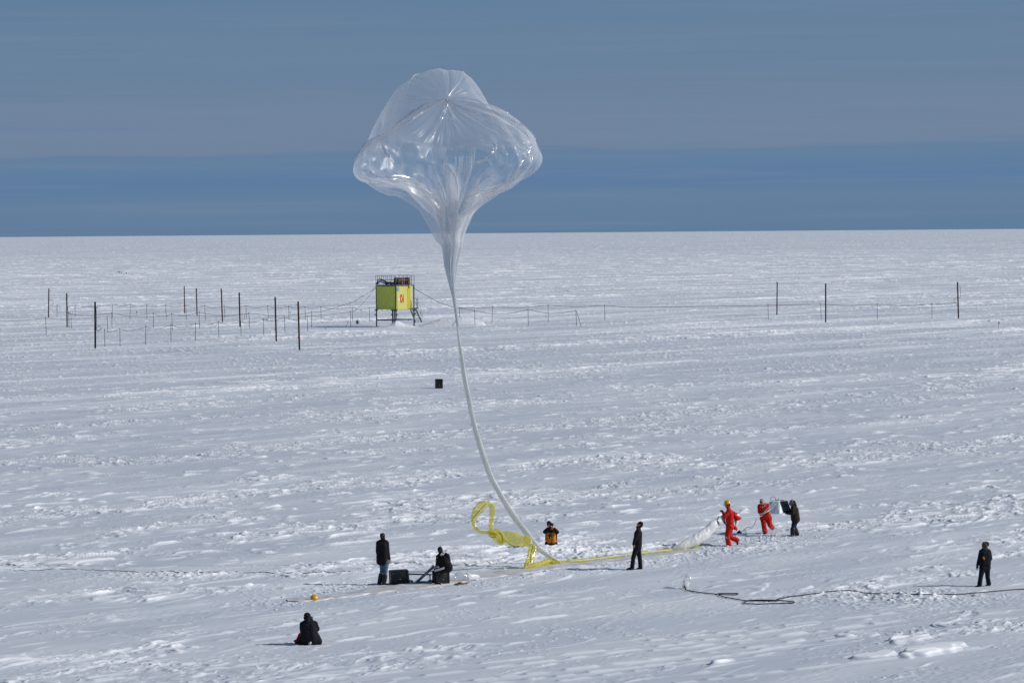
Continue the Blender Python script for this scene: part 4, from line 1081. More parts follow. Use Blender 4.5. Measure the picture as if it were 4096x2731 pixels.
E = Figure("person standing in black with a dark red cap, head tipped back to look up", (2534, 2277),
           dict(head=e_(515, 245), neck=e_(485, 345), chest=e_(475, 480), pelvis=e_(440, 815), shL=e_(470, 425, -.19), shR=e_(490, 425, .19), elL=e_(395, 620, -.24), elR=e_(440, 630, .22),
                wrL=e_(350, 760, -.20), wrR=e_(400, 780, .22), haL=e_(362, 845, -.20), haR=e_(390, 840, .2), hipL=e_(430, 850, -.10), hipR=e_(470, 850, .10), knL=e_(345, 1110, -.14), knR=e_(515, 1110, .10),
                anL=e_(318, 1370, -.12), anR=e_(535, 1370, .12), toL=e_(190, 1410, -.16), toR=e_(455, 1402, .10)), look=(-.86, -.05, .50), headup=(.5, 0, .86)).build(hands={'L': dict(curl=.45, palm=(.3, .9, 0)), 'R': dict(curl=.4)})
E.jacket(M['black'], E.J['pelvis'] + Vector((.02, 0, -.0)), 1.02, hemr=.19, seed=21)
E.trousers(M['black'], 1.0, seed=22, end=.98, hem=.08)
for q in 'LR': E.boot(q, M['boot'], 0, .055, 'shoe')
E.cap_hat(M['maroon'], r=1.0)
E.wear('sunglasses', M['glass'], [('cap', E.J['head'] + E.hup * .012 + E.f * .082 - E.side * .045, .020, E.J['head'] + E.hup * .012 + E.f * .082 + E.side * .045, .020), ('cap', E.J['head'] + E.hup * .016 + E.f * .06 - E.side * .078, .008, E.J['head'] + E.hup * .016 - E.side * .082, .008)], .008, 1, 0)
E.wear('scarf', M['maroon'], [('cap', E.J['neck'] + Vector((-.03, -.03, .02)), .055, E.J['neck'] + Vector((-.05, .03, .045)), .045)], .010, 2, .004)

# --- F: runner in red coveralls with yellow helmet
def f_(x, y, d=0.0): return cx(x, y, 2840, 1980, .14035, d)


Ff = Figure("person running in red coveralls and yellow helmet, pulling the white parachute bundle", (2913, 2184),
            dict(head=f_(495, 270), neck=f_(525, 375), chest=f_(560, 520), pelvis=f_(570, 870), shL=f_(545, 455, -.17), shR=f_(560, 460, .17), elL=f_(410, 610, -.25), elR=f_(440, 600, .2),
                 wrL=f_(378, 490, -.20), wrR=f_(370, 480, .1), haL=f_(335, 425, -.12), haR=f_(325, 440, .08), hipL=f_(560, 890, -.10), hipR=f_(590, 890, .10), knL=f_(490, 1160, -.12), knR=f_(520, 1170, .10),
                 anL=f_(535, 1410, -.1), anR=f_(770, 1275, .14), toL=f_(490, 1455, -.14), toR=f_(785, 1385, .16)), look=(-.95, -.28, -.1)).build(hands={'L': dict(curl=.85, palm=(-1, 0, 0), glove=.15), 'R': dict(curl=.85, palm=(-1, 0, 0), glove=.15)})
Ff.jacket(M['red'], Ff.J['pelvis'], 1.18, 'coverall_top', .17, seed=31, wrinkle=.010)
Ff.trousers(M['red'], 1.26, 'coverall_legs', .97, seed=32, wrinkle=.011, hem=.082)
for q in 'LR': Ff.boot(q, M['boot'], 0, .056)
for q in 'LR':
    mb = MB(); Ff.hand(mb, Ff.J['wr' + q], Ff.J['ha' + q], curl=.8, palm=(-1, 0, 0), glove=.35); mb.remesh('glove', M['black'], Ff.obj, .008, 1, 0)
Ff.wear('balaclava', M['black'], [('ell', Ff.J['head'] + Ff.hup * .02 - Ff.f * .02, (.088, .100, .105), Ff.rot()), ('cap', Ff.J['head'] - Ff.hup * .05 - Ff.f * .04, .072, Ff.J['head'] - Ff.hup * .095 - Ff.f * .02, .068), ('cap', Ff.J['head'] - Ff.hup * .095 + Ff.f * .05, .034, Ff.J['head'] - Ff.hup * .09 + Ff.f * .03, .045)], .009, 2, .003)
Ff.wear('goggles', M['glass'], [('cap', Ff.J['head'] + Ff.hup * .012 + Ff.f * .090 - Ff.side * .042, .021, Ff.J['head'] + Ff.hup * .012 + Ff.f * .090 + Ff.side * .042, .021)], .008, 1, 0)


def helmet(mb, c, R_, s=1.0):
    prof = [(.123, -.004), (.125, .006)]
    vs = [(.148, -.006), (.150, .002), (.126, .010)] + [(.125 * math.cos(t), .012 + .125 * math.sin(t)) for t in np.linspace(0.05, 1.5, 12)]
    q = MB(); q.lathe((0, 0, 0), [(r * s, z * s) for r, z in vs], 28, None, .90, 1.06)
    q.prism([(-.07 * s, .13 * s), (.07 * s, .13 * s), (.055 * s, .185 * s), (-.055 * s, .185 * s)], (0, 0, -.010 * s), (1, 0, 0), (0, 1, 0), .012 * s)     # peak
    for t in (-.035, 0, .035): q.tube([(t * s, .118 * s * math.cos(b) * 1.06, .014 * s + .128 * s * math.sin(b)) for b in np.linspace(.45, 2.6, 12)], .007 * s, 6)   # ribs
    mb.add([R_ @ Vector(v) + Vector(c) for v in q.v], q.f)


mb = MB(); hf, hs, hu = frame3((-.95, -.28, -.22)); helmet(mb, Ff.J['head'] + hu * .040 - hf * .015, Matrix((hs, hf, hu)).transposed(), 1.0)
mb.build('helmet', M['yellowhelmet'], Ff.obj, True)


def flap(fig, name, m_, edge, tip, seed, thick=.012, billow=.10):
    """wind-blown cloth between two pixel polylines"""
    A_ = cr([tuple(loc(fig, p)) for p in edge], 8); T_ = cr([tuple(loc(fig, p)) for p in tip], 8)
    n = min(len(A_), len(T_)); A_ = A_[np.linspace(0, len(A_) - 1, 26).astype(int)]; T_ = T_[np.linspace(0, len(T_) - 1, 26).astype(int)]
    sv = []
    for sgn in (0, 1):
        for i in range(26):
            for j in range(15):
                s = j / 14; p = A_[i] * (1 - s) + T_[i] * s
                p = p + np.array([0, -billow * math.sin(math.pi * s) + .05 * s * pn(i * .22, s * 2.2, seed) + sgn * thick, .025 * s * pn(i * .3 + 4, s * 2.5, seed + 1)])
                sv.append(p)
    g = gridquads(26, 15)
    return link(name, npmesh(name, sv, np.concatenate([g, g + 26 * 15])), m_, fig.obj)


flap(Ff, 'coat_flap', M['red'], [f_(640, 430, .05), f_(660, 550, -.02), f_(680, 640, -.06), f_(700, 745, -.05)], [f_(800, 520, .10), f_(770, 560, .08), f_(900, 640, .06), f_(860, 690, .06)], 61)
flap(Ff, 'white_lining', M['whitecloth'], [f_(700, 560, .16), f_(690, 650, .15), f_(700, 760, .15), f_(735, 880, .15)], [f_(805, 520, .22), f_(845, 600, .22), f_(830, 690, .22), f_(760, 880, .2)], 63)
flap(Ff, 'coat_tail', M['red'], [f_(690, 860, .10), f_(660, 920, .08), f_(650, 960, .06)], [f_(755, 885, .16), f_(790, 970, .16), f_(745, 1005, .14)], 65)
flap(Ff, 'front_panel', M['whitecloth'], [f_(330, 560, .10), f_(390, 640, .12), f_(440, 660, .12)], [f_(285, 600, .2), f_(350, 740, .2), f_(440, 850, .16)], 67)
flap(Ff, 'front_red_edge', M['red'], [f_(330, 620, .06), f_(390, 720, .08), f_(450, 760, .06)], [f_(390, 780, .12), f_(410, 810, .12), f_(445, 858, .1)], 68)
stripband(Ff, 'snowy_knee', M['whitecloth'], [f_(445, 1165, -.20), f_(480, 1215, -.21), f_(560, 1240, -.18)], .010)

# --- G and H: carrying the payload
def g_(x, y, d=0.0): return cx(x, y, 3000, 1960, .14027, d)


Gm = Figure("bareheaded person in red coveralls and sunglasses, holding the left side of the payload", (3062, 2134),
            dict(head=g_(330, 335, -.10), neck=g_(375, 420, -.04), chest=g_(385, 540, 0), pelvis=g_(445, 770, .05), shL=g_(275, 455, -.02), shR=g_(510, 435, .03), elL=g_(270, 620, -.14), elR=g_(515, 590, -.10),
                 wrL=g_(390, 640, -.26), wrR=g_(455, 640, -.24), haL=g_(440, 625, -.28), haR=g_(405, 655, -.27), hipL=g_(385, 800, .05), hipR=g_(525, 800, .05), knL=g_(395, 1010, -.08), knR=g_(570, 990, .0),
                 anL=g_(430, 1195, .0), anR=g_(640, 1060, .42), toL=g_(440, 1235, -.12), toR=g_(640, 1110, .40)), look=(-.22, -.95, -.2)).build(hands={'L': dict(curl=.9, palm=(0, -.3, 1)), 'R': dict(curl=.9, palm=(0, -.3, 1))})
Gm.jacket(M['red'], Gm.J['pelvis'] + Vector((0, 0, .03)), 1.1, 'coverall_top', .19, seed=41, wrinkle=.010, collar=False)
Gm.trousers(M['red'], 1.24, 'coverall_legs', .95, seed=42, wrinkle=.011, hem=.085)
for q in 'LR': Gm.boot(q, M['boot'], 0, .055)
Gm.wear('cropped_hair', M['hair'], [('ell', Gm.J['head'] + Gm.hup * .045 - Gm.f * .03, (.080, .088, .082), Gm.rot())], .009, 1, .003)
Gm.wear('sunglasses', M['glass'], [('cap', Gm.J['head'] + Gm.hup * .008 + Gm.f * .092 - Gm.side * .044, .019, Gm.J['head'] + Gm.hup * .008 + Gm.f * .092 + Gm.side * .044, .019)], .008, 1, 0)
Gm.wear('collar', M['black'], [('cap', Gm.J['neck'] + Vector((.07, .02, .0)), .045, Gm.J['neck'] + Vector((.0, -.12, -.16)), .03), ('cap', Gm.J['neck'] + Vector((.08, .05, .04)), .05, Gm.J['neck'] + Vector((.06, .05, -.02)), .05)], .010, 1, .003)
stripband(Gm, 'collar_piping', M['whitecloth'], [g_(425, 385, -.16), g_(420, 440, -.17), g_(370, 490, -.19)], .009)
stripband(Gm, 'zip', M['whitecloth'], [g_(352, 455, -.17), g_(372, 520, -.19), g_(410, 595, -.2)], .006)

Hm = Figure("person in dark brown fur-hooded parka and snow boots, holding the payload's solar panel side", (3179, 2143),
            dict(head=g_(1190, 360, -.02), neck=g_(1235, 450, .0), chest=g_(1265, 560, 0), pelvis=g_(1290, 830, .0), shL=g_(1225, 500, -.17), shR=g_(1270, 500, .17), elL=g_(1215, 660, -.24), elR=g_(1230, 650, .22),
                 wrL=g_(1090, 660, -.22), wrR=g_(1090, 650, .20), haL=g_(1010, 670, -.18), haR=g_(1010, 660, .16), hipL=g_(1275, 860, -.10), hipR=g_(1300, 860, .10), knL=g_(1220, 1060, -.12), knR=g_(1265, 1060, .10),
                 anL=g_(1215, 1265, -.14), anR=g_(1345, 1255, .14), toL=g_(1185, 1290, -.24), toR=g_(1320, 1280, .10)), look=(-.95, -.15, -.15)).build(hands={'L': dict(curl=.8, palm=(0, 0, 1), glove=.2), 'R': dict(curl=.8, palm=(0, 0, 1), glove=.2)})
Hm.jacket(M['brown'], Hm.J['pelvis'] + Vector((.01, 0, .0)), 1.10, 'parka', .20, seed=51, wrinkle=.010)
Hm.trousers(M['darkjeans'], .95, 'jeans', .7, seed=52)
for q in 'LR': Hm.boot(q, M['boot'], .75, .092, 'snow_boot')
for q in 'LR':
    mb = MB(); Hm.hand(mb, Hm.J['wr' + q], Hm.J['ha' + q], curl=.7, palm=(0, 0, 1), glove=.4); mb.remesh('glove', M['black'], Hm.obj, .008, 1, 0)
Hm.wear('hood', M['grey_cloth'], [('ell', Hm.J['head'] + Vector((.01, 0, .025)), (.105, .098, .115)), ('cap', Hm.J['head'] + Vector((.06, 0, -.05)), .09, Hm.J['neck'] + Vector((.04, 0, -.01)), .10)], .010, 2, .004)
Hm.wear('fur_trim', M['fur'], [('cap', Hm.J['head'] + Vector((.10, -.05, .06)), .045, Hm.J['neck'] + Vector((.09, -.06, .02)), .055), ('cap', Hm.J['neck'] + Vector((.09, -.06, .02)), .05, Hm.J['neck'] + Vector((-.06, -.09, -.04)), .045)], .010, 1, .012, wscale=30)
Hm.wear('face_scarf', M['maroon'], [('cap', Hm.J['head'] + Vector((-.075, -.03, -.06)), .035, Hm.J['head'] + Vector((-.07, .03, -.06)), .035)], .009, 1, .002)
Hm.wear('goggles', M['glass'], [('cap', Hm.J['head'] + Hm.hup * .01 + Hm.f * .09 - Hm.side * .04, .018, Hm.J['head'] + Hm.hup * .01 + Hm.f * .09 + Hm.side * .04, .018)], .008, 1, 0)

# --- I: standing at the right edge
def i_(x, y, d=0.0): return cx(x, y, 3860, 2140, .153, d)


I = Figure("person all in dark clothes with a fur-rimmed hood, alone at the right by the hose", (3935, 2344),
           dict(head=i_(535, 262), neck=i_(525, 360), chest=i_(520, 490), pelvis=i_(520, 830), shL=i_(430, 425, -.03), shR=i_(620, 425, .03), elL=i_(375, 620, -.05), elR=i_(665, 600, .02),
                wrL=i_(325, 780, -.10), wrR=i_(625, 700, .20), haL=i_(305, 880, -.10), haR=i_(590, 740, .24), hipL=i_(460, 850, -.03), hipR=i_(580, 850, .03), knL=i_(410, 1090, -.10), knR=i_(590, 1085, .06),
                anL=i_(375, 1320, -.12), anR=i_(622, 1270, .12), toL=i_(275, 1350, -.16), toR=i_(565, 1310, .06)), look=(.25, .93, .25)).build(hands={'L': dict(curl=.35, palm=(.9, .2, 0), glove=.2), 'R': dict(curl=.5, palm=(0, -1, 0))})
I.jacket(M['navy'], I.J['pelvis'] + Vector((0, 0, .10)), 1.02, hemr=.175, seed=71)
I.trousers(M['navy'], 1.0, seed=72, end=.97, hem=.085)
for q in 'LR': I.boot(q, M['boot'], .15, .07)
mb = MB(); I.hand(mb, I.J['wrL'], I.J['haL'], curl=.3, palm=(.9, .2, 0), glove=.4); mb.remesh('glove', M['black'], I.obj, .008, 1, 0)
I.wear('fur_hood', M['fur'], [('ell', I.J['head'] + Vector((-.03, -.03, .01)), (.105, .10, .125)), ('cap', I.J['head'] + Vector((-.03, 0, -.06)), .095, I.J['neck'] + Vector((.0, -.02, .0)), .085)], .010, 2, .012, wscale=28)
I.wear('cap', M['black'], [('ell', I.J['head'] + Vector((.035, .01, .045)), (.098, .10, .092)), ('cap', I.J['head'] + Vector((.09, .03, .0)), .03, I.J['head'] + Vector((.125, .06, -.02)), .018)], .010, 2, .004)
I.wear('back_badge', M['orange'], [('cap', loc(I, i_(480, 575, -.185)), .030, loc(I, i_(495, 615, -.19)), .030)], .009, 1, .002)
# ------------------------------------------------------------------ gear on the snow
def local(o, pts): return [Vector(p) - Vector(o) for p in pts]


def case(name, label, base, yaw, size, tilt=0.0, labels=False, cat='equipment case'):
    """rugged black case: shell halves, lid seam, corner bumpers, latches, screws"""
    w, d, h = size; o = empty(name, base, label, cat, None, yaw); o.rotation_euler = (0, tilt, yaw)
    b = MB(); b.box((0, 0, h * .5), (w * .96, d * .96, h * .985), None, .03)
    for z_ in (.30, .62): b.box((0, 0, h * z_), (w * .985, d * .985, .028), None, .008)
    b.build('shell', M['plastic'], o, autosmooth=True)
    b = MB(); b.box((0, 0, h * .965), (w, d, h * .07), None, .02); b.build('lid', M['plastic'], o, autosmooth=True)
    for sx in (-1, 1):
        for sy in (-1, 1):
            b = MB(); b.box((sx * (w / 2 - .03), sy * (d / 2 - .03), h * .5), (.075, .075, h * .99), None, .018); b.build('corner_bumper', M['plastic'], o, autosmooth=True)
    for sx in (-.33, .33):
        b = MB(); b.cyl((sx * w, -d / 2 * .965, h * .62 + (.1 if sx < 0 else -.25)), (sx * w, -d / 2 * 1.0, h * .62 + (.1 if sx < 0 else -.25)), .009, n=8); b.build('screw', M['brass'], o)
    b = MB(); b.cyl((.02 * w, -d / 2 * .965, h * .40), (.02 * w, -d / 2 * 1.0, h * .40), .014, n=8); b.build('screw', M['brass'], o)
    for sx in (-.25, .25):
        b = MB(); b.box((w / 2 + .006, sx * d, h * .80), (.022, .07, .10), None, .006); b.build('latch', M['darksteel'], o)
    if labels:
        for (yy, zz, lw, lh) in ((.02, .87, .12, .09), (-.02, .46, .10, .15), (.09, .40, .05, .16), (.02, .13, .12, .08)):
            b = MB(); b.box((w / 2 + .004, yy, h * zz), (.008, lw, lh)); b.build('paper_label', M['whitepaint'], o)
    return o


q = G(1596, 2337)
case('equipment_case', 'black ribbed equipment case on the snow beside the tall black boots, nothing on it', (q.x, q.y + .25, -.02), R(10), (.64, .46, .52), R(-2))
q = G(1761, 2337)
case('equipment_case', 'black equipment case with white paper labels, a person sitting on it', (q.x + .02, q.y + .22, -.02), R(24), (.50, .42, .50), 0, True)
q = G(1755.5, 1553)
case('equipment_case', 'lone black equipment case standing far out between the crew and the cabin', (q.x, q.y + .2, -.04), R(6), (28 * q.y / F, .8, 34 * q.y / F + .1))

# steel launch roller frame
lr = empty('launch_roller', G(1690, 2333), 'grey steel launch roller frame with a slanting release arm between the two cases', 'launch roller'); lo_ = lr.location.copy()


def lp(x, y, dy): p = P(1470 + .1658 * x, 2100 + .1658 * y, lo_.y + dy); return p - lo_


b = MB(); b.cyl(lp(1180, 1375, -.10), lp(1575, 1015, -.06), .050, n=16); b.build('release_arm', M['steel'], lr, autosmooth=True)
b = MB(); ax = (lp(1575, 1015, -.06) - lp(1180, 1375, -.10)).normalized(); e = lp(1575, 1015, -.06)
b.cyl(e, e + ax * .028, .085, n=20); b.cyl(e + ax * .05, e + ax * .075, .085, n=20); b.cyl(e + ax * .02, e + ax * .06, .04, n=14); b.build('flange', M['steel'], lr, autosmooth=True)
b = MB(); b.cyl(lp(1100, 1360, -.14), lp(1180, 1420, -.16), .055, .050, 16); b.build('end_cap', M['lightsteel'], lr, autosmooth=True)
for (x, y, dy) in ((1040, 1378, -.02), (1512, 1375, .0)):
    b = MB(); p = lp(x, y, dy); b.cyl(p + Vector((-.035, .02, 0)), p + Vector((.035, -.02, 0)), .098, n=24); b.cyl(p + Vector((-.05, .03, 0)), p + Vector((.05, -.03, 0)), .035, n=14); b.build('wheel', M['steel'], lr, autosmooth=True)
b = MB(); b.cyl(lp(1075, 1378, .0), lp(1490, 1378, .02), .055, n=18); b.build('roller', M['steel'], lr, autosmooth=True)
b = MB(); b.bar(lp(955, 1172, .30), lp(1545, 1188, .30), .05, .05); b.build('rear_rail', M['darksteel'], lr)
for x in (985, 1500):
    b = MB(); b.bar(lp(x, 1180, .30), lp(x + 20, 1360, .30), .04, .04); b.build('rail_post', M['darksteel'], lr)
for x in (985, 1500):
    b = MB(); b.bar(lp(x + 20, 1370, .32), lp(x + 30, 1395, -.05), .05, .05); b.build('base_bar', M['darksteel'], lr)

# clear bag and the plank
cb = empty('plastic_bag', G(1848, 2325), 'shiny clear plastic bag rolled up on the ground sheet right of the seated person', 'plastic bag'); co_ = cb.location.copy()
c2 = lambda x, y, dy, hw: (lambda p: (p.x, p.y, p.z, hw * .2338 * co_.y / F))(P(1400 + .2338 * x, 2080 + .2338 * y, co_.y + dy))
ribbon_tube([c2(1800, 985, -.1, 20), c2(1830, 965, -.1, 66), c2(1900, 965, -.05, 72), c2(1980, 975, 0, 68), c2(2030, 985, .03, 62)], M['clearbag'], 'bag_body', cb, .8, 26, .22, 81, .3, 8, 5, origin=co_)
ribbon_tube([c2(2015, 985, .05, 60), c2(2060, 975, .1, 56), c2(2120, 968, .2, 50), c2(2180, 965, .3, 38), c2(2210, 962, .35, 16)], M['whitefilm'], 'rolled_film', cb, .7, 26, .10, 83, .2, 8, 5, origin=co_)
pl = empty('wooden_stick', G(1845, 2334), 'short brown piece of wood lying on the snow under the clear bag', 'stick'); po = pl.location.copy()
b = MB(); b.tube(local(po, [G(1818, 2336, .03), G(1835, 2333, .04), G(1855, 2331.5, .04), G(1878, 2328, .03)]), [.022, .030, .028, .015], 8); b.build('stick', M['plank'], pl, True)
b = MB(); b.ell(local(po, [G(1841, 2331, .07)])[0], (.09, .06, .05), None, 12, 8); b.build('bundle', M['plank'], pl, True)

# loose helmet
hm = empty('safety_helmet', G(1257.5, 2402), 'yellow safety helmet lying on the snow at the end of the ground sheet', 'helmet', None, R(-70)); 
b = MB(); helmet(b, (0, 0, .065), Matrix.Rotation(R(8), 3, 'X'), 1.06); b.build('shell', M['yellowhelmet'], hm, True)
b = MB(); b.tube([(.02, .12, .02), (.01, .16, .0), (-.03, .17, .01), (-.05, .12, .0)], .014, 8); b.build('chin_strap', M['black'], hm, True)

# the photographers' cameras
def camera_obj(name, label, at_, aim, body=(.14, .075, .10), lens_r=.042, lens_l=.12):
    f_, s_, u_ = frame3(aim); R_ = Matrix((s_, f_, u_)).transposed(); o = empty(name, at_, label, 'camera')
    b = MB(); b.box((0, 0, 0), body, R_, .015); b.box(u_ * body[2] * .58, (.06, .06, .035), R_, .01); b.box(-s_ * body[0] * .42 + f_ * .02, (.04, .06, body[2]), R_, .012); b.build('body', M['plastic'], o, autosmooth=True)
    b = MB(); b.cyl(f_ * body[1] * .5, f_ * (body[1] * .5 + lens_l * .45), lens_r * .9, n=18); b.cyl(f_ * (body[1] * .5 + lens_l * .45), f_ * (body[1] * .5 + lens_l), lens_r, n=18); b.build('lens', M['plastic'], o, autosmooth=True)
    b = MB(); b.cyl(f_ * (body[1] * .5 + lens_l), f_ * (body[1] * .5 + lens_l + .003), lens_r * .8, n=18); b.build('front_glass', M['glass'], o)
    return o


camera_obj('camera', 'black camera with a round lens, held up to the face of the kneeling photographer', loc(D, d_(640, 365, -.20)) + D.root, (.25, -.95, .05), (.15, .075, .10), .052, .10)
c2_ = camera_obj('camera', 'second black camera with a pointed hood, hanging on the orange jacket', loc(D, d_(588, 805, -.26)) + D.root, (-.05, -.55, -.85), (.12, .07, .09), .040, .09)
b = MB(); b.tube(local(c2_.location, [loc(D, p) + D.root for p in (d_(545, 560, -.22), d_(560, 650, -.235), d_(575, 760, -.25))]), .007, 6)
b.build('strap', M['black'], c2_, True)
b = MB(); b.tube(local(c2_.location, [loc(D, p) + D.root for p in (d_(640, 560, -.22), d_(625, 660, -.235), d_(605, 760, -.25))]), .007, 6)
b.build('strap', M['black'], c2_, True)
camera_obj('camera', 'black camera at the face of the person sitting in the foreground', loc(C, c_(655, 770, .20)) + C.root, (.1, .97, .2), (.13, .07, .09), .035, .09)

# ------------------------------------------------------------------ payload with solar panel
pd = empty('payload_box', P(3110, 2052, 139.9), 'pale blue foam payload box with a solar panel, carried between two people', 'payload'); pO = pd.location.copy(); py0 = pO.y


def q_(x, y, dy): return P(3000 + .14027 * x, 1960 + .14027 * y, py0 + dy) - pO


A0, A1, A2, A3 = q_(540, 318, -.30), q_(808, 318, -.36), q_(812, 680, -.36), q_(552, 672, -.30)
dpt = Vector((.22, .62, 0))
vs = [A0, A1, A2, A3] + [v + dpt for v in (A0, A1, A2, A3)]
bm = bmesh.new(); bv = [bm.verts.new(v) for v in vs]
for f in ((3, 2, 1, 0), (4, 5, 6, 7), (0, 1, 5, 4), (1, 2, 6, 5), (2, 3, 7, 6), (3, 0, 4, 7)): bm.faces.new([bv[i] for i in f])
bmesh.ops.bevel(bm, geom=bm.edges[:], offset=.012, segments=2, profile=.5, affect='EDGES'); bmesh.ops.recalc_face_normals(bm, faces=bm.faces[:])
me = bpy.data.meshes.new('foam_box'); bm.to_mesh(me); bm.free(); link('foam_box', me, M['palefoam'], pd, False)
b = MB(); b.prism([(0, 0), (.045, 0), (.022, -.30), (.0, -.30)], q_(785, 322, -.375), (1, 0, 0), (0, 0, 1), .008); b.build('bright_edge', M['whitepaint'], pd)
# panel
P0, P1, P2, P3 = q_(838, 308, -.30), q_(1078, 285, -.22), q_(1150, 560, -.30), q_(950, 648, -.40)
P2 = P1 + (P3 - P0)
nrm_ = (P1 - P0).cross(P3 - P0).normalized()
if nrm_.y > 0: nrm_ = -nrm_
for (u0_, u1_, v0_, v1_, nm, mm, off) in ((0, 1, 0, 1, 'panel_frame', 'whitepaint', .0), (.06, .95, .03, .985, 'solar_cells', None, .012)):
    ex = P1 - P0; ey = P3 - P0; b = MB()
    cs = [P0 + ex * u + ey * v + nrm_ * off for u, v in ((u0_, v0_), (u1_, v0_), (u1_, v1_), (u0_, v1_))]
    b.add(cs + [c - nrm_ * .03 for c in cs], [(0, 1, 2, 3), (7, 6, 5, 4), (0, 4, 5, 1), (1, 5, 6, 2), (2, 6, 7, 3), (3, 7, 4, 0)])
    if mm is None:
        M['solar'] = mat('solar_cell_glass', (.006, .008, .018), .15, .6, noise=.3, nscale=20); ob = b.build(nm, M['solar'], pd)
        g = MB()
        for t in (.2, .4, .6, .8): g.bar(P0 + ex * .06 + ey * t + nrm_ * .0135, P0 + ex * .95 + ey * t + nrm_ * .0135, .004, .002)
        for t in (.28, .5, .72): g.bar(P0 + ex * t + ey * .03 + nrm_ * .0135, P0 + ex * t + ey * .985 + nrm_ * .0135, .003, .002)
        g.build('cell_grid', M['bluepaint'], ob)
    else: b.build(nm, M[mm], pd)
b = MB(); b.tube(cr([q_(590, 300, -.1), q_(585, 240, -.1), q_(610, 195, -.1), q_(655, 180, -.1), q_(700, 200, -.1), q_(728, 250, -.1), q_(735, 285, -.1)], 6), .008, 7); b.build('loop_aerial', M['cable'], pd, True)
b = MB(); b.cyl(q_(830, 300, -.05), q_(820, 135, -.05), .016, .010, 10); b.build('rod_antenna', M['whitepaint'], pd, True)
b = MB()
b.box(q_(640, 305, -.05), (.12, .12, .035), None, .008); b.build('electronics_box', M['darksteel'], pd)
b = MB(); b.box(q_(770, 285, -.05), (.16, .14, .05), None, .008); b.build('electronics_box', M['lightsteel'], pd)
b = MB(); b.box(q_(900, 290, .1), (.22, .16, .03), None, .006); b.build('electronics_box', M['darksteel'], pd)
b = MB(); b.lathe(q_(820, 268, -.05), [(.05, -.02), (.05, 0), (.02, .03)], 14); b.build('antenna_base', M['lightsteel'], pd, True)
b = MB(); b.tube(cr([q_(600, 330, -.34), q_(580, 400, -.36), q_(590, 440, -.37), q_(640, 440, -.38), q_(700, 435, -.38), q_(720, 490, -.38), q_(700, 570, -.38), q_(660, 640, -.38), q_(610, 600, -.37), q_(560, 550, -.35)], 6), .006, 6); b.build('signal_cable', M['cable'], pd, True)

rp = empty('carrying_rope', P(3060, 2050, 139.6), 'white carrying rope strung from the payload box across the hands of the red helper', 'rope'); ro_ = rp.location.copy()
gw = lambda x, y, dy: P(3000 + .14027 * x, 1960 + .14027 * y, py0 + dy) - ro_
for pts, r_ in (([gw(265, 690, -.55), gw(420, 640, -.62), gw(560, 570, -.5), gw(720, 400, -.42)], .014), ([gw(275, 680, -.52), gw(400, 630, -.60), gw(470, 560, -.55), gw(560, 470, -.5), gw(690, 340, -.40)], .011),
                ([gw(300, 755, -.5), gw(370, 690, -.6), gw(480, 610, -.6), gw(600, 510, -.45)], .010), ([gw(570, 465, -.46), gw(650, 430, -.44), gw(740, 395, -.40)], .010)):
    b = MB(); b.tube(cr(pts, 6), r_, 7); b.build('strand', M['rope'], rp, True)
tr_ = MB(); tr_.tube(cr([P(3048, 2062, 139.3), P(3010, 2066, 138.8), P(2965, 2071, 137.8), P(2945, 2074, 136.6)], 8), .008, 6)
o = tr_.build('tow_line', M['rope'], None, True, origin=P(3000, 2066, 138.6)); tag(o, 'thin pale tow line stretched between the red runner and the red helper', 'rope')
tr_ = MB(); tr_.tube(cr([P(3025, 2073, 138.7), P(3022, 2085, 138.6), P(3014, 2102, 138.4), P(3003, 2111, 138.3), P(2996, 2107, 138.2), P(2985, 2110, 138.0), P(2976, 2122, 137.9), P(2981, 2129, 137.9), P(2985, 2124, 137.9), P(2978, 2116, 137.9), P(2966, 2126, 137.8), P(2957, 2118, 137.8), P(2962, 2130, 137.7)], 8), .010, 6)
o = tr_.build('signal_cord', M['cable'], None, True, origin=P(3000, 2110, 138.3)); tag(o, 'thin dark cord curling down to the black pouch behind the runner', 'cord')
pc = empty('pouch', G(2957, 2133), 'small black domed pouch on the snow behind the red runner', 'pouch')
b = MB(); b.lathe((0, 0, 0), [(.10, 0), (.105, .03), (.09, .075), (.05, .10), (.01, .105)], 18); b.build('shell', M['black'], pc, True)
b = MB(); b.tube([(-.06, 0, .08), (-.03, -.05, .13), (.03, -.05, .12), (.07, 0, .07)], .008, 6); b.build('handle', M['black'], pc, True)
b = MB(); b.bar(G(2884, 2131, .03), G(2903, 2129.5, .03), .03, .04); b.cyl(G(2898, 2130, .035), G(2903, 2129.5, .035), .03, n=8)
o = b.build('short_rod', M['plastic'], None, origin=G(2893, 2130, .03)); tag(o, 'short dark rod lying on the snow just left of the runner', 'rod')

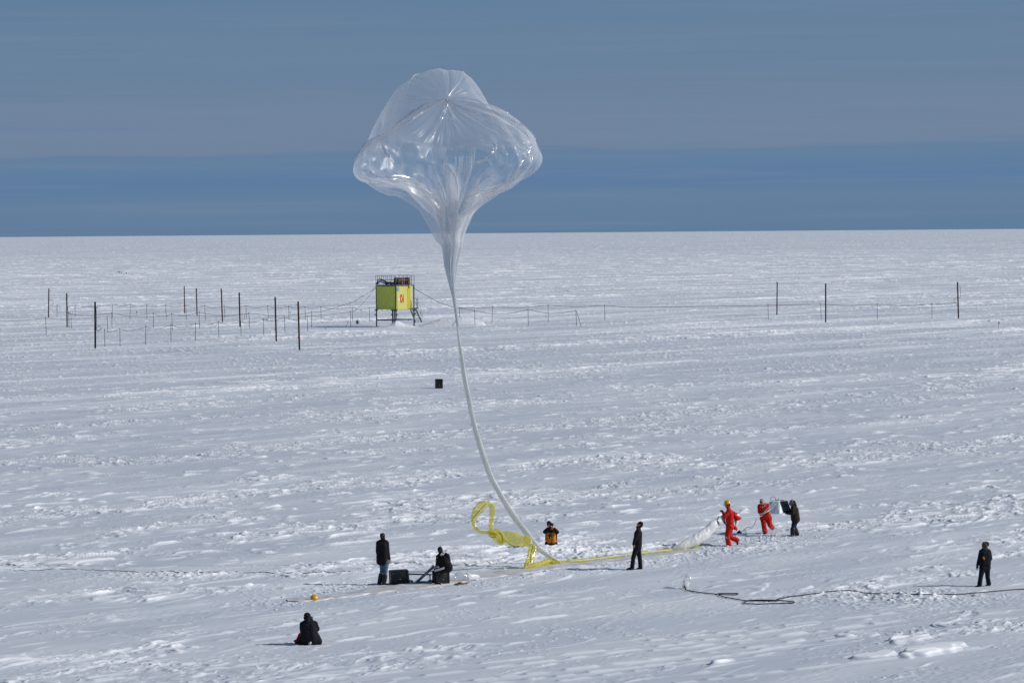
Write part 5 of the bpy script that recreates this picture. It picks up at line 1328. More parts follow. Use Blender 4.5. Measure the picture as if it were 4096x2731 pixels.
# ------------------------------------------------------------------ bag on the hose, the hose, the long dark line
bg_ = empty('inflation_bag', G(2735, 2352), 'clear inflation bag standing up at the end of the black hose', 'plastic bag'); bO = bg_.location.copy()
hb = lambda x, y, dy, hw: (lambda p: (p.x, p.y, p.z, hw * .38265 * bO.y / F))(P(2400 + .38265 * x, 2250 + .38265 * y, bO.y + dy))
ribbon_tube([hb(886, 270, -.1, 12), hb(884, 250, -.1, 30), hb(893, 220, -.08, 40), hb(903, 195, -.05, 38)], M['whitefilm'], 'filled_neck', bg_, .8, 24, .12, 91, 0, 8, 5, origin=bO)
ribbon_tube([hb(903, 198, -.05, 36), hb(918, 165, 0, 36), hb(915, 135, .05, 24), hb(905, 118, .08, 6)], M['clearbag'], 'clear_top', bg_, .6, 24, .2, 92, 0, 8, 5, origin=bO)
ribbon_tube([hb(905, 122, .08, 8), hb(870, 150, .15, 24), hb(825, 190, .3, 28), hb(780, 212, .5, 18), hb(745, 225, .7, 5)], M['clearbag'], 'blown_tail', bg_, .3, 24, .25, 93, 0, 8, 5, origin=bO)
b = MB(); b.cyl(Vector(hb(878, 238, -.2, 1)[:3]) - bO, Vector(hb(898, 272, -.2, 1)[:3]) - bO, .035, .028, 12); b.build('brass_nozzle', M['plank'], bg_, True)
hs_ = lambda x, y: G(2400 + .38265 * x, 2250 + .38265 * y, .035)
HO = [hs_(890, 276), hs_(950, 292), hs_(1050, 308), hs_(1150, 318), hs_(1220, 324), hs_(1240, 318), hs_(1330, 316), hs_(1420, 318), hs_(1445, 324), hs_(1400, 331), hs_(1300, 330), hs_(1245, 328), hs_(1240, 333), hs_(1270, 345), hs_(1340, 362), hs_(1430, 377), hs_(1520, 392),
      hs_(1560, 390), hs_(1640, 387), hs_(1760, 388), hs_(1880, 391), hs_(1980, 400), hs_(2032, 410), hs_(2010, 420), hs_(1900, 422), hs_(1760, 426), hs_(1640, 428), hs_(1540, 424), hs_(1505, 414), hs_(1535, 398), hs_(1640, 397), hs_(1760, 400), hs_(1850, 394), hs_(1850, 382), hs_(1910, 370), hs_(1980, 357), hs_(2040, 349)]
h6 = lambda x, y: G(2600 + .63605 * x, 2300 + .63605 * y, .04)
HO += [h6(1060, 118), h6(1140, 108), h6(1240, 103), h6(1290, 103), h6(1340, 112), h6(1420, 121), h6(1560, 123), h6(1760, 125), h6(1950, 121), h6(2060, 113), h6(2160, 102), h6(2260, 93), h6(2360, 88), h6(2600, 84)]
b = MB(); c = cr([tuple(p) for p in HO], 8); hz = np.maximum(snow_h(c[:, 0].copy(), c[:, 1].copy()), .0); c[:, 2] = np.convolve(np.pad(hz, 6, mode='edge'), np.ones(13) / 13, 'valid') + .030
for k in range(1, len(c) - 1):          # strands lying across one another rest on top
    pass
b.tube(c, .0175, 8); o = b.build('hose', M['hose'], None, True, origin=HO[0]); tag(o, 'black gas hose with two flat loops, snaking over the snow to the right edge', 'hose')
l5 = lambda x, y: G(.5527 * x, 2200 + .5527 * y, .03)
CB = [l5(-200, 143), l5(0, 145), l5(130, 150), l5(300, 143), l5(500, 133), l5(700, 143), l5(900, 148), l5(1040, 157), l5(1200, 153), l5(1400, 156), l5(1600, 152), l5(1860, 161), l5(2100, 161), l5(2352, 159), G(1440, 2286, .03), G(1500, 2286, .03), G(1640, 2284, .03), G(1730, 2283, .03), G(1850, 2275, .03), G(1950, 2273, .03), G(2100, 2268, .03)]
c = cr([tuple(p) for p in CB], 16); c[:, 2] = snow_h(c[:, 0].copy(), c[:, 1].copy()) * .8 + .012 + .012 * pn(c[:, 0] * .5, c[:, 1] * .2, 96)
b = MB(); b.tube(c, .0135, 6); o = b.build('ground_line', M['cable'], None, True, origin=CB[5]); tag(o, 'long thin dark line lying on the snow from the left edge to behind the cases', 'cable')  # thin dark tube laid along the snow surface
# ------------------------------------------------------------------ yellow cabin on stilts
def x3(x, y): return (1400 + x * .17007, 1070 + y * .17007)


cg = G(*x3(1085, 1395)); DC = cg.y; KC = DC / F                      # near corner post
tL, tR = R(40), R(49)
uL = Vector((-math.cos(tL), math.sin(tL), 0)); uR = Vector((math.cos(R(50)), math.sin(R(50)), 0))
WL = (1078 - 612) * .17007 * KC / math.cos(tL); WR = (1480 - 1078) * .17007 * KC / math.cos(R(50))
Zb, Zt, Zr = (1388 - 985) * .17007 * KC, (1388 - 438) * .17007 * KC, (1388 - 398) * .17007 * KC
Zrail = (1388 - 182) * .17007 * KC
cab = empty('cabin', (cg.x, cg.y, 0), 'bright yellow container cabin on dark steel stilts with a railed roof, marked C4 in red', 'cabin')
nL = Vector((-math.sin(tL), -math.cos(tL), 0)); nR = Vector((math.sin(R(50)), -math.cos(R(50)), 0)); Zv = Vector((0, 0, 1))


def cw(u, v, z): return uL * u + uR * v + Zv * z


# body shell (back faces and floor)
e = .10; b = MB()
vs = [cw(e, e, Zb), cw(WL - e, e, Zb), cw(WL - e, WR - e, Zb), cw(e, WR - e, Zb), cw(e, e, Zt), cw(WL - e, e, Zt), cw(WL - e, WR - e, Zt), cw(e, WR - e, Zt)]
b.add(vs, [(0, 1, 2, 3), (7, 6, 5, 4), (0, 4, 5, 1), (1, 5, 6, 2), (2, 6, 7, 3), (3, 7, 4, 0)]); b.build('body_shell', M['cabyellow'], cab)
# left face: trapezoid corrugation
b = MB(); ribs = 9; pts = []
m0, m1 = .10, WL - .04
for k in range(ribs):
    s = (m1 - m0) / ribs; u0 = m0 + k * s
    pts += [(u0, .0), (u0 + s * .12, .0), (u0 + s * .20, -.085), (u0 + s * .70, -.085)]
pts += [(m1, 0)]
z0, z1 = Zb + .16, Zt - .18
vs = [];
for u, d in pts: vs += [uL * u + nL * (d + .02) + Zv * z0, uL * u + nL * (d + .02) + Zv * z1]
b.add(vs, [(2 * i, 2 * i + 1, 2 * i + 3, 2 * i + 2) for i in range(len(pts) - 1)])
b.build('corrugated_wall', M['cabyellow_shade'], cab)
b = MB()
for za, zb_ in ((Zb, Zb + .17), (Zt - .19, Zt)):
    b.add([uL * u + nL * d + Zv * z for z in (za, zb_) for u in (.06, WL) for d in (-.02, .035)], [(0, 1, 3, 2), (4, 6, 7, 5), (0, 4, 5, 1), (2, 3, 7, 6), (0, 2, 6, 4), (1, 5, 7, 3)])
b.add([uL * u + nL * d + Zv * z for z in (Zb, Zt) for u in (WL - .07, WL + .0) for d in (-.02, .04)], [(0, 1, 3, 2), (4, 6, 7, 5), (0, 4, 5, 1), (2, 3, 7, 6), (0, 2, 6, 4), (1, 5, 7, 3)])
b.build('wall_frame', M['cabyellow_shade'], cab)


def facebox(bb, v0, v1, za, zb_, d0, d1):
    bb.add([uR * v + nR * d + Zv * z for z in (za, zb_) for v in (v0, v1) for d in (d0, d1)], [(0, 1, 3, 2), (4, 6, 7, 5), (0, 4, 5, 1), (2, 3, 7, 6), (0, 2, 6, 4), (1, 5, 7, 3)])


def vx(x): return (x - 1080) * .17007 * KC / math.cos(R(50))
def zy(y): return (1388 - y) * .17007 * KC


b = MB(); facebox(b, .08, vx(1345), Zb, Zt, -.05, .012); b.build('side_panel', M['cabyellow'], cab)
b = MB(); facebox(b, vx(1402), vx(1450), Zb + .03, Zt + .05, -.05, .03); b.build('door_leaf', M['cabyellow'], cab)
b = MB(); facebox(b, vx(1352), vx(1398), Zb + .10, zy(490), -.08, .025); b.build('door_bar', M['cabyellow2'], cab)
b = MB(); facebox(b, vx(1384), vx(1420), zy(488), zy(405), -.05, .06); b.build('junction_box', M['cabyellow2'], cab)
b = MB(); facebox(b, vx(1095), vx(1155), zy(552), zy(458), .0, .025); pnl = b.build('square_sign', M['bluepaint'], cab)
b = MB(); facebox(b, vx(1106), vx(1146), zy(540), zy(470), .027, .034); b.build('sign_inset', M['reflect'], pnl)
b = MB(); facebox(b, vx(1117), vx(1136), zy(525), zy(485), .036, .042); b.build('sign_centre', M['bluepaint'], pnl)
for v0, v1, za, zb_ in ((1255, 1333, 460, 464), (1255, 1333, 550, 554), (1254, 1258, 460, 554), (1330, 1334, 460, 554)):
    b = MB(); facebox(b, vx(v0), vx(v1), zy(zb_), zy(za), .012, .024); b.build('hatch_seam', M['cabyellow2'], cab)
b = MB(); facebox(b, .08, vx(1455), Zb + .11, Zb + .15, .0, .03); b.build('lower_trim', M['cabyellow2'], cab)
b = MB(); facebox(b, vx(1140), vx(1160), zy(765), zy(728), .012, .022); b.build('small_plate', M['whitepaint'], cab)
# red lettering C4
def glyph(name, pieces):
    b = MB()
    for poly in pieces:
        b.prism([((x - 1080) * .17007 * KC / math.cos(R(50)), zy(y)) for x, y in poly], nR * .016, uR, Zv, .012)
    return b.build(name, M['redpaint'], cab)


glyph('letter_c', [[(1176, 655), (1176, 800), (1186, 826), (1210, 826), (1217, 805), (1217, 760), (1205, 760), (1205, 790), (1194, 795), (1194, 660), (1205, 665), (1205, 700), (1217, 700), (1217, 652), (1208, 628), (1186, 628)]])
glyph('digit_four', [[(1254, 628), (1246, 632), (1222, 745), (1222, 775), (1234, 775), (1234, 826), (1254, 826)]])
# posts and stilts
def post(u, v, za, zb_, w=.16):
    b = MB(); c = cw(u, v, 0); b.bar(c + Zv * za, c + Zv * zb_, w, w); return b


for (u, v, h1) in ((0, 0, Zr), (WL + .06, 0, Zt), (0, WR + .06, Zt), (WL + .06, WR + .06, Zt)):
    post(u, v, -.6, h1).build('stilt', M['darksteel'], cab)
post(.55, -.05, -.6, Zb, .20).build('stilt', M['darksteel'], cab)
for (u, v) in ((0, 0), (WL + .06, 0), (0, WR + .06), (.55, -.05)):
    for zc in (Zb - .16, Zb - .75):
        b = MB(); c = cw(u, v, zc)
        for dx in (-1, 1):
            if zc < Zb - .5 and dx * (-1 if u > .3 else 1) < 0: continue
            b.prism([(0, -.12), (dx * .26, .10), (dx * .26, .16), (0, .16)] if dx > 0 else [(0, .16), (dx * .26, .16), (dx * .26, .10), (0, -.12)], c + Vector((0, -.08, 0)), (1, 0, 0), (0, 0, 1), .12)
        b.build('bracket', M['darksteel'], cab)
for (p0, p1) in ((cw(0, 0, .88), cw(WL, 0, .88)), (cw(0, 0, .90), cw(0, WR, .90)), (cw(WL, 0, .88), cw(WL, WR, .88)), (cw(0, WR, .9), cw(WL, WR, .9))):
    b = MB(); b.bar(p0, p1, .12, .16); b.build('cross_beam', M['galv'], cab)
# roof deck and rim
b = MB(); b.add([cw(u, v, z) for z in (Zt + .01, Zr - .04) for (u, v) in ((-.04, -.04), (WL + .1, -.04), (WL + .1, WR + .1), (-.04, WR + .1))], [(3, 2, 1, 0), (4, 5, 6, 7), (0, 1, 5, 4), (1, 2, 6, 5), (2, 3, 7, 6), (3, 0, 4, 7)])
b.build('roof_rim', M['galv'], cab)
# railing: each side a part
def rail(p0, p1, n, name='railing'):
    b = MB(); p0 = Vector(p0); p1 = Vector(p1)
    for i in range(n + 1):
        p = p0.lerp(p1, i / n); b.cyl(p + Zv * (Zr - .25), p + Zv * Zrail, .030, n=8)
    for z in (Zrail, (Zr + Zrail) / 2): b.cyl(p0 + Zv * z, p1 + Zv * z, .028, n=8)
    return b.build(name, M['galv'], cab)


o_ = .05
rail(cw(-o_, -o_, 0), cw(WL + .1, -o_, 0), 5); rail(cw(-o_, -o_ + .5, 0), cw(-o_, WR + .1, 0), 4)
rail(cw(WL + .1, 0.3, 0), cw(WL + .1, WR + .1, 0), 4); rail(cw(0.4, WR + .1, 0), cw(WL - .2, WR + .1, 0), 4)
# stairs at the right
def sx3(x, y, dy): p = P(*x3(x, y), DC + dy); return p - Vector((cg.x, cg.y, 0))


b = MB(); b.bar(sx3(1425, 985, 2.4), sx3(1540, 1285, 1.2), .08, .20); b.build('stair_stringer', M['galv'], cab)
b = MB(); b.bar(sx3(1545, 975, 2.6), sx3(1690, 1285, 1.4), .08, .20); b.build('stair_stringer', M['galv'], cab)
for i in range(8):
    t = i / 7.6; b = MB(); b.bar(sx3(1425, 985, 2.4).lerp(sx3(1540, 1285, 1.2), t + .02), sx3(1545, 975, 2.6).lerp(sx3(1690, 1285, 1.4), t + .02), .26, .06); b.build('stair_tread', M['galv'], cab)
b = MB(); b.box((sx3(1485, 955, 2.6) + sx3(1600, 955, 3.0)) / 2, (.75, 1.0, .14)); b.build('stair_landing', M['galv'], cab)
b = MB()
for (x, dy) in ((1500, 2.2), (1580, 2.3), (1572, 3.0)): b.cyl(sx3(x, 970, dy), sx3(x, 730, dy), .028, n=8)
for y in (732, 850): b.cyl(sx3(1495, y, 2.2), sx3(1585, y, 2.3), .024, n=8)
b.cyl(sx3(1505, 740, 2.2), sx3(1575, 900, 2.3), .016, n=6)
b.build('landing_rail', M['galv'], cab)
b = MB(); b.tube([sx3(1585, 740, 2.3), sx3(1640, 900, 2.0), sx3(1712, 1095, 1.5), sx3(1712, 1150, 1.4), sx3(1700, 1165, 1.4), sx3(1665, 1080, 1.5), sx3(1600, 930, 2.0)], .022, 7)
b.cyl(sx3(1668, 1000, 1.7), sx3(1668, 1225, 1.5), .022, n=7); b.cyl(sx3(1597, 800, 2.1), sx3(1597, 1060, 2.0), .022, n=7)
b.build('hand_rail', M['galv'], cab)
# dark cable bundle on the roof
b = MB()
for k in range(7):
    r_ = random.Random(k); pts = [sx3(615 + 8 * k, 395, .3 + .2 * k), sx3(620 + 12 * k, 370 - 6 * k, .5), sx3(660 + 22 * k, 285 + 14 * k, .6 + .15 * k), sx3(730 + 20 * k, 270 + 17 * k, .8), sx3(800 + 18 * k, 300 + 12 * k, .9 + .1 * k), sx3(870 + 15 * k, 345, 1.0), sx3(960 + 8 * k, 375, 1.1)]
    b.tube(cr([tuple(p) for p in pts], 6), .035, 7)
b.build('cable_bundle', M['cable'], cab, True)
b = MB()
for k in range(6): b.ell(sx3(860 + 40 * k, 378 - 10 * (k % 3), .9 + .1 * k), (.30, .3, .16), None, 12, 8)
b.build('cable_heap', M['hose'], cab, True)


def drum(base, label, m_, r=.30, h=.90):
    o = empty('oil_drum', base, label, 'drum', 'rusty drums on the cabin roof')
    b = MB(); pr = [(r * .97, 0), (r, .01), (r, h * .32), (r * 1.03, h * .335), (r, h * .35), (r, h * .65), (r * 1.03, h * .665), (r, h * .68), (r, h - .01), (r * .97, h)]
    b.lathe((0, 0, 0), pr, 24); b.build('barrel', m_, o, autosmooth=True)
    b = MB(); b.cyl((r * .5, 0, h), (r * .5, 0, h + .03), .05, n=10); b.build('bung', M['darksteel'], o)
    return o


rf = Vector((cg.x, cg.y, 0))
dr = .060 / .17007
for (x, dy, m_, w, lb) in ((1075, 2.4, 'rust2', 92, 'grey brown rusted drum, leftmost and largest on the cabin roof'), (1150, 1.7, 'rust2', 80, 'dark brown drum on the cabin roof, second from the left behind the railing'),
                           (1212, 1.2, 'rust', 60, 'orange rust drum with pale streak in the middle of the cabin roof'), (1262, 1.8, 'rust', 56, 'rust coloured drum just right of the middle one on the cabin roof'),
                           (1318, 2.3, 'rust3', 66, 'dark red brown drum between two lighter ones on the cabin roof'), (1380, 2.0, 'rust', 76, 'orange brown drum at the right end of the cabin roof')):
    p = sx3(x, 385, dy) + rf
    drum(Vector((p.x, p.y, Zr - .04)), lb, M[m_], w * .17007 * KC / 2, (382 - 212) * .17007 * KC)

# grey ball and drifts by the cabin
p = G(*x3(180, 1328)); o = empty('buoy', p, 'round grey float resting on the snow left of the cabin', 'buoy')
b = MB(); b.ell((0, 0, .25), (.24, .24, .30), None, 18, 12); b.build('float', M['galv'], o, True)
b = MB(); b.tube([(-.04, 0, .54), (-.03, 0, .60), (.03, 0, .60), (.04, 0, .54)], .02, 7); b.build('lug', M['darksteel'], o, True)


def drift(name, cpx, cpy, wpx, dep, hgt, prof, seed):
    """wind drift: ridge whose crest height follows prof over its length"""
    c = G(cpx, cpy); n, m_ = 110, 46; sv = []; half = wpx * c.y / F / 2
    for i in range(n):
        t = i / (n - 1); x = -half + 2 * half * t; hh = np.interp(t, [a for a, _ in prof], [b_ for _, b_ in prof]) * hgt
        for j in range(m_):
            s = j / (m_ - 1) * 2 - 1; y = s * dep
            g = (sst(-1, -.12, s) ** .8 if s < -.12 else 1 - sst(-.12, 1, s))
            ed = sst(0, .06, t) * (1 - sst(.94, 1, t))
            z = hh * g * ed + .05 * g * ed * pn(x * .8, y * 1.2, seed) - .06 + .04 * g * ed * pn(x * 2.2, y * .8, seed + 1)
            sv.append((x, y, z))
    o = link(name, npmesh(name, sv, gridquads(n, m_)), M['snow'])
    at = o.data.attributes.new('far', 'FLOAT', 'POINT'); at.data.foreach_set('value', np.full(len(sv), .25, np.float32)); ad_ = o.data.attributes.new('drift', 'FLOAT', 'POINT'); ad_.data.foreach_set('value', np.full(len(sv), .6, np.float32))
    o.location = c; return tag(o, kind='structure')


drift('snow_drift', 1795, 1301, 310, 5.0, 1.25, [(0, 0), (.12, .12), (.25, .40), (.40, .78), (.55, .92), (.68, .95), (.8, .8), (1, .25)], 101)
drift('snow_drift', 1588, 1309, 190, 3.0, .95, [(0, 0), (.2, .2), (.38, .6), (.48, 1), (.53, .95), (.68, .5), (1, 0)], 103)
drift('snow_drift', 1965, 1288, 330, 5.0, .75, [(0, .2), (.2, .7), (.4, 1.0), (.6, .7), (1, 0)], 105)

# ------------------------------------------------------------------ poles, stakes and cables
ORD = ['first', 'second', 'third', 'fourth', 'fifth', 'sixth', 'seventh', 'eighth', 'ninth', 'tenth', 'eleventh', 'twelfth', 'thirteenth', 'fourteenth', 'fifteenth', 'sixteenth', 'seventeenth', 'eighteenth']


def pole(top, base, wpx, m_, label, loop=None, red=None, hook=0):
    g = G(*base); tp_ = P(top[0], top[1], g.y); o = empty('wooden_pole', g, label, 'pole', 'tall wooden poles round the cabin'); k = g.y / F
    v = tp_ - g; w = wpx * k; b = MB()
    b.bar(Vector((0, 0, -.5)), v, w, w); b.build('shaft', m_, o)
    b = MB(); b.bar(v, v + v.normalized() * .06, w * 1.1, w * 1.1); b.build('cap', M['darksteel'], o)
    if red is not None:
        b = MB(); b.box(v * red + Vector((-w * .35, -w * .45, 0)), (w * .9, w * .5, .26), None, .02); b.build('red_marker', M['flagred'], o)
    if hook:
        b = MB(); b.tube([v * .93, v * .93 + Vector((hook * .3, -.02, .02)), v * .93 + Vector((hook * .42, -.02, .12))], .02, 6); b.build('hook', M['darksteel'], o, True)
    if loop:
        b = MB(); b.tube(cr([tuple(P(x, y, g.y - .15) - g) for x, y in loop], 6), .025, 6); b.build('cable_loop', M['cable'], o, True)
    return o


k4 = lambda x, y: (x * .29762, 1050 + y * .29762); k5 = lambda x, y: (600 + x * .29762, 1050 + y * .29762)
k6 = lambda x, y: (1800 + x * .34014, 1130 + y * .34014); k7 = lambda x, y: (2950 + x * .48724, 1080 + y * .48724)
pole((195.5, 1155.7), (193.7, 1269.7), 4.0, M['wood2'], 'tall dark pole farthest to the left of all, a cable loop hanging on it', [k4(660, 505), k4(695, 510), k4(714, 540), k4(705, 565), k4(690, 573), k4(670, 573)], None, .8)
pole((266.7, 1174.4), (268.5, 1308.4), 4.6, M['wood2'], 'tall dark pole second from the left, a cable hanging down its right side', [k4(905, 580), k4(910, 620), k4(905, 660), k4(915, 683), k4(950, 690)], None, .8)
pole((380.4, 1209.2), (381, 1392.9), 6.6, M['wood2'], 'tallest dark brown pole at left, nearest of the left three, with a round cable loop', [k4(1290, 600), k4(1298, 760), k4(1294, 900), k4(1330, 913), k4(1358, 890), k4(1352, 860), k4(1320, 853), k4(1295, 880)])
pole((736.9, 1145.8), (738.7, 1253), 3.6, M['wood'], 'shortest looking slim pole in the far row left of the cabin, with a red mark', None, .30)
pole((785.4, 1154.8), (788.4, 1263.7), 4.0, M['wood2'], 'slim dark pole next to the shortest one in the far row left of the cabin', None, None, -.4)
pole((885.1, 1156.3), (890.2, 1287.5), 4.6, M['wood'], 'pole with a small red mark standing alone midway between two pole pairs', None, .32)
pole((956.9, 1171.4), (960.4, 1308.1), 5.2, M['wood2'], 'leaning dark pole, fourth from the left of the six in the slanting line', None, None, -.4)
pole((1100.6, 1189.3), (1105.4, 1364.6), 6.0, M['wood'], 'thick brown pole with a red mark, second nearest of the slanting line', None, .28, -.5)
pole((1192.6, 1208), (1198.2, 1399.8), 6.4, M['wood'], 'thick brown pole nearest to us in the slanting line left of the cabin', None, .27, -.5)
pole((3108.8, 1128.7), (3107.4, 1259.3), 4.2, M['wood2'], 'leftmost of the three tall poles on the right side', None, .31)
pole((3302.7, 1135), (3302.7, 1290), 5.0, M['wood2'], 'middle and lowest standing of the three tall poles on the right side', None, None, .3)
pole((3829.9, 1130.2), (3834.3, 1273.4), 5.0, M['wood2'], 'rightmost tall pole with a wire loop and a bracket by its top', [k7(1812, 270), k7(1790, 272), k7(1775, 255), k7(1782, 235), k7(1808, 228), k7(1828, 225), k7(1832, 180), k7(1825, 130)])


def stakes(rowname, pts, conv, thick=.036):
    for i, (tx, ty, bx, by) in enumerate(pts):
        t = conv(tx, ty) if conv else (tx, ty); bb = conv(bx, by) if conv else (bx, by)
        g = G(*bb); v = P(t[0], t[1], g.y) - g; b = MB(); b.cyl((0, 0, -.3), v, thick, thick * .8, 7)
        b.lathe(v * .965, [(thick * 1.5, -.03), (thick * 1.5, .03)], 8); o = b.build('stake', M['stake'], None); o.location = g
        tag(o, f'thin stake, {ORD[i]} from left in the {rowname}', 'stake', 'thin stakes carrying the cables')


j5 = lambda x, y: ((x * .29762 + 600) / .29762, y)      # right-hand crop into the left-hand crop's numbers
far = [(767, 567, 767, 732), (1009, 568, 1010, 742), (1511, 553, 1508, 742), (1750, 552, 1747, 755), (1968, 563, 1975, 757), (2224, 563, 2237, 755)]
far += [(j5(x, 0)[0], y, j5(x2, 0)[0], y2) for x, y, x2, y2 in ((482, 568, 490, 762), (735, 575, 745, 768), (998, 577, 1008, 757), (1289, 572, 1297, 762), (1582, 577, 1592, 770), (1862, 582, 1870, 770), (2083, 585, 2092, 772), (2296, 587, 2301, 778))]
inv4 = lambda x, y: (x / .29762, (y - 1050) / .29762)
for (x, y, x2, y2) in ((52, 925, 65, 1262), (455, 937, 460, 1272)): far.append((*inv4(*x3(x, y)), *inv4(*x3(x2, y2))))
stakes('farthest row left of the cabin', far, k4)
mid = [(922, 655, 927, 877), (952, 675, 960, 888), (1502, 668, 1505, 888), (2060, 670, 2062, 884), (2308, 680, 2318, 917)] + [(j5(x, 0)[0], y, j5(x2, 0)[0], y2) for x, y, x2, y2 in ((660, 658, 667, 883), (1328, 670, 1344, 890), (2174, 650, 2170, 875))]
stakes('middle row left of the cabin', mid, k4)
low_ = [(613, 735, 623, 965), (1440, 710, 1452, 940)]
stakes('pair under the left-edge cable', low_, k4)
front = [(1405, 893, 1410, 1133), (1610, 880, 1615, 1124), (1960, 850, 1957, 1105), (2297, 828, 2298, 1072)] + [(j5(x, 0)[0], y, j5(x2, 0)[0], y2) for x, y, x2, y2 in ((610, 805, 612, 1047), (917, 783, 928, 1020), (1218, 783, 1226, 998), (1523, 748, 1528, 977), (1805, 722, 1817, 952), (2112, 708, 2121, 923))]
front.append((*inv4(*x3(8, 1017)), *inv4(*x3(17, 1408))))
stakes('nearest row left of the cabin', front, k4)
ra = [(112, 290, 116, 485), (500, 280, 493, 475), (1153, 257, 1156, 462), (1817, 258, 1821, 450)]
inv6 = lambda x, y: ((x - 1800) / .34014, (y - 1130) / .34014)
ra += [(*inv6(*k7(x, y)), *inv6(*k7(x2, y2))) for x, y, x2, y2 in ((250, 280, 254, 408), (682, 275, 687, 405), (1146, 275, 1150, 405), (1596, 268, 1596, 397))]
stakes('long row right of the balloon tail', ra, k6)
rb = [(290, 315, 294, 510), (917, 308, 922, 505), (1480, 317, 1490, 505)]
stakes('short lower row right of the tail', rb, k6)


def hang(name, pts, label, conv, r=.022):
    """cable through (x, y, ground y below it) points"""
    ps = []
    for (x, y, gy) in pts:
        a_ = conv(x, y); g_y = G(*conv(x, gy)).y if gy is not None else DC
        ps.append(P(a_[0], a_[1], g_y))
    # each span sags a little more between its stakes
    b = MB(); c = cr([tuple(p) for p in ps], 7); b.tube(c, r, 6); o = b.build(name, M['cable'], None, True, origin=ps[0]); return tag(o, label, 'cable', 'cables strung on the stakes')


def spans(st, dy=10, sag=26, gys=None):
    out = []
    for i, (tx, ty, bx, by) in enumerate(st):
        out.append((tx + (bx - tx) * dy / max(by - ty, 1), ty + dy, by))
        if i + 1 < len(st):
            nx = st[i + 1]; w = nx[0] - tx
            sg = sag * min(1, abs(w) / 250)
            for f_ in (.3, .6): out.append((tx + w * f_, ty + (nx[1] - ty) * f_ + dy + sg * (1 - abs(f_ - .45)), by + (nx[3] - by) * f_))
    return out


endc = [(*inv4(*x3(600, 955)), None)]
hang('cable', [(664, 575, 735), (715, 577, 735)] + spans(far, 10, 26) + endc, 'dark cable sagging along the farthest row of stakes to the cabin', k4)
m2 = [(905, 683, 870)] + spans(mid[:-1], 14, 34) + [(j5(1640, 0)[0], 716, 885), (j5(1990, 0)[0], 700, 880), (j5(2180, 0)[0], 668, 875), (j5(2330, 0)[0], 652, 872)]
m2 += [(*inv4(*x3(60, 812)), 870), (*inv4(*x3(250, 700)), None), (*inv4(*x3(430, 600)), None), (*inv4(*x3(560, 500)), None), (*inv4(*x3(605, 440)), None)]
hang('cable', m2, 'dark cable rising from the middle row of stakes up to the cabin roof', k4)
hang('cable', [(-160, 786, 990), (0, 787, 985), (100, 788, 980), (350, 775, 972), (613, 750, 965), (900, 760, 955), (1250, 740, 945), (1440, 724, 940), (1900, 731, 925), (2310, 712, 905), (j5(480, 0)[0], 710, 895), (j5(1000, 0)[0], 722, 890), (j5(1328, 0)[0], 690, 890)], 'dark cable running in from the left edge, low over the snow', k4)
m4 = [(1292, 905, 1150), (1340, 914, 1140)] + spans(front[:-1], 18, 30) + [(*inv4(*x3(0, 1045)), 905), (*inv4(*x3(150, 985)), 890), (*inv4(*x3(330, 810)), None), (*inv4(*x3(500, 600)), None), (*inv4(*x3(592, 490)), None)]
hang('cable', m4, 'dark cable along the nearest row of stakes, climbing to the cabin corner', k4)
i6 = lambda x, y, gy: (*inv6(*x3(x, y)), gy)
hang('cable', [i6(1430, 370, None), i6(1500, 430, None), i6(1560, 520, None), i6(1870, 700, None), i6(2100, 820, None), i6(2352, 905, None), (60, 290, 480)] + [(112, 300, 485), (290, 302, 482), (500, 292, 475), (850, 296, 470), (1153, 270, 462), (1480, 285, 456), (1817, 271, 450), (2200, 290, 448)] + [(*inv6(*k7(x, y)), inv6(*k7(x, gy))[1]) for x, y, gy in ((0, 295, 409), (250, 288, 408), (682, 282, 405), (900, 292, 405), (1146, 283, 405), (1380, 292, 402), (1596, 277, 397), (1740, 273, 397), (1800, 268, 397))],
     'dark cable from the cabin roof along the long right row of stakes', k6, .030)
hang('cable', [(112, 304, 485), (290, 331, 510), (400, 352, 509), (500, 367, 508), (650, 368, 507), (800, 345, 506), (917, 323, 505), (1030, 340, 505), (1153, 361, 505), (1300, 358, 505), (1420, 340, 505), (1470, 333, 505), (1490, 350, 507), (1515, 420, 510), (1540, 514, 514)], 'dark cable of the lower right row, its end dropping to the snow', k6, .026)

# ------------------------------------------------------------------ small flags far off
def flag(top, base_, tip, label, m_, gy=None):
    g = G(*(gy or base_)); o = empty('marker_flag', g, label, 'flag', 'small marker flags on sticks'); k = g.y
    b = MB(); b.cyl((0, 0, -.2), P(top[0], top[1], k) - g, .022, n=6); b.build('stick', M['stake'], o)
    t0 = P(top[0], top[1], k) - g; t1 = P(base_[0], base_[1], k) - g; t2 = P(tip[0], tip[1], k) - g
    n_ = 6; vs = []
    for i in range(n_ + 1):
        s = i / n_; e0 = t0.lerp(t2, s); e1 = t1.lerp(t2, s); w = Vector((0, .05 * math.sin(s * 5), 0))
        vs += [e0 + w - Vector((0, .012, 0)), e1 + w - Vector((0, .012, 0)), e0 + w + Vector((0, .012, 0)), e1 + w + Vector((0, .012, 0))]
    fs = []
    for i in range(n_):
        a_ = i * 4; fs += [(a_, a_ + 1, a_ + 5, a_ + 4), (a_ + 2, a_ + 6, a_ + 7, a_ + 3), (a_, a_ + 4, a_ + 6, a_ + 2), (a_ + 1, a_ + 3, a_ + 7, a_ + 5)]
    b = MB(); b.add(vs, fs); b.build('pennant', m_, o)


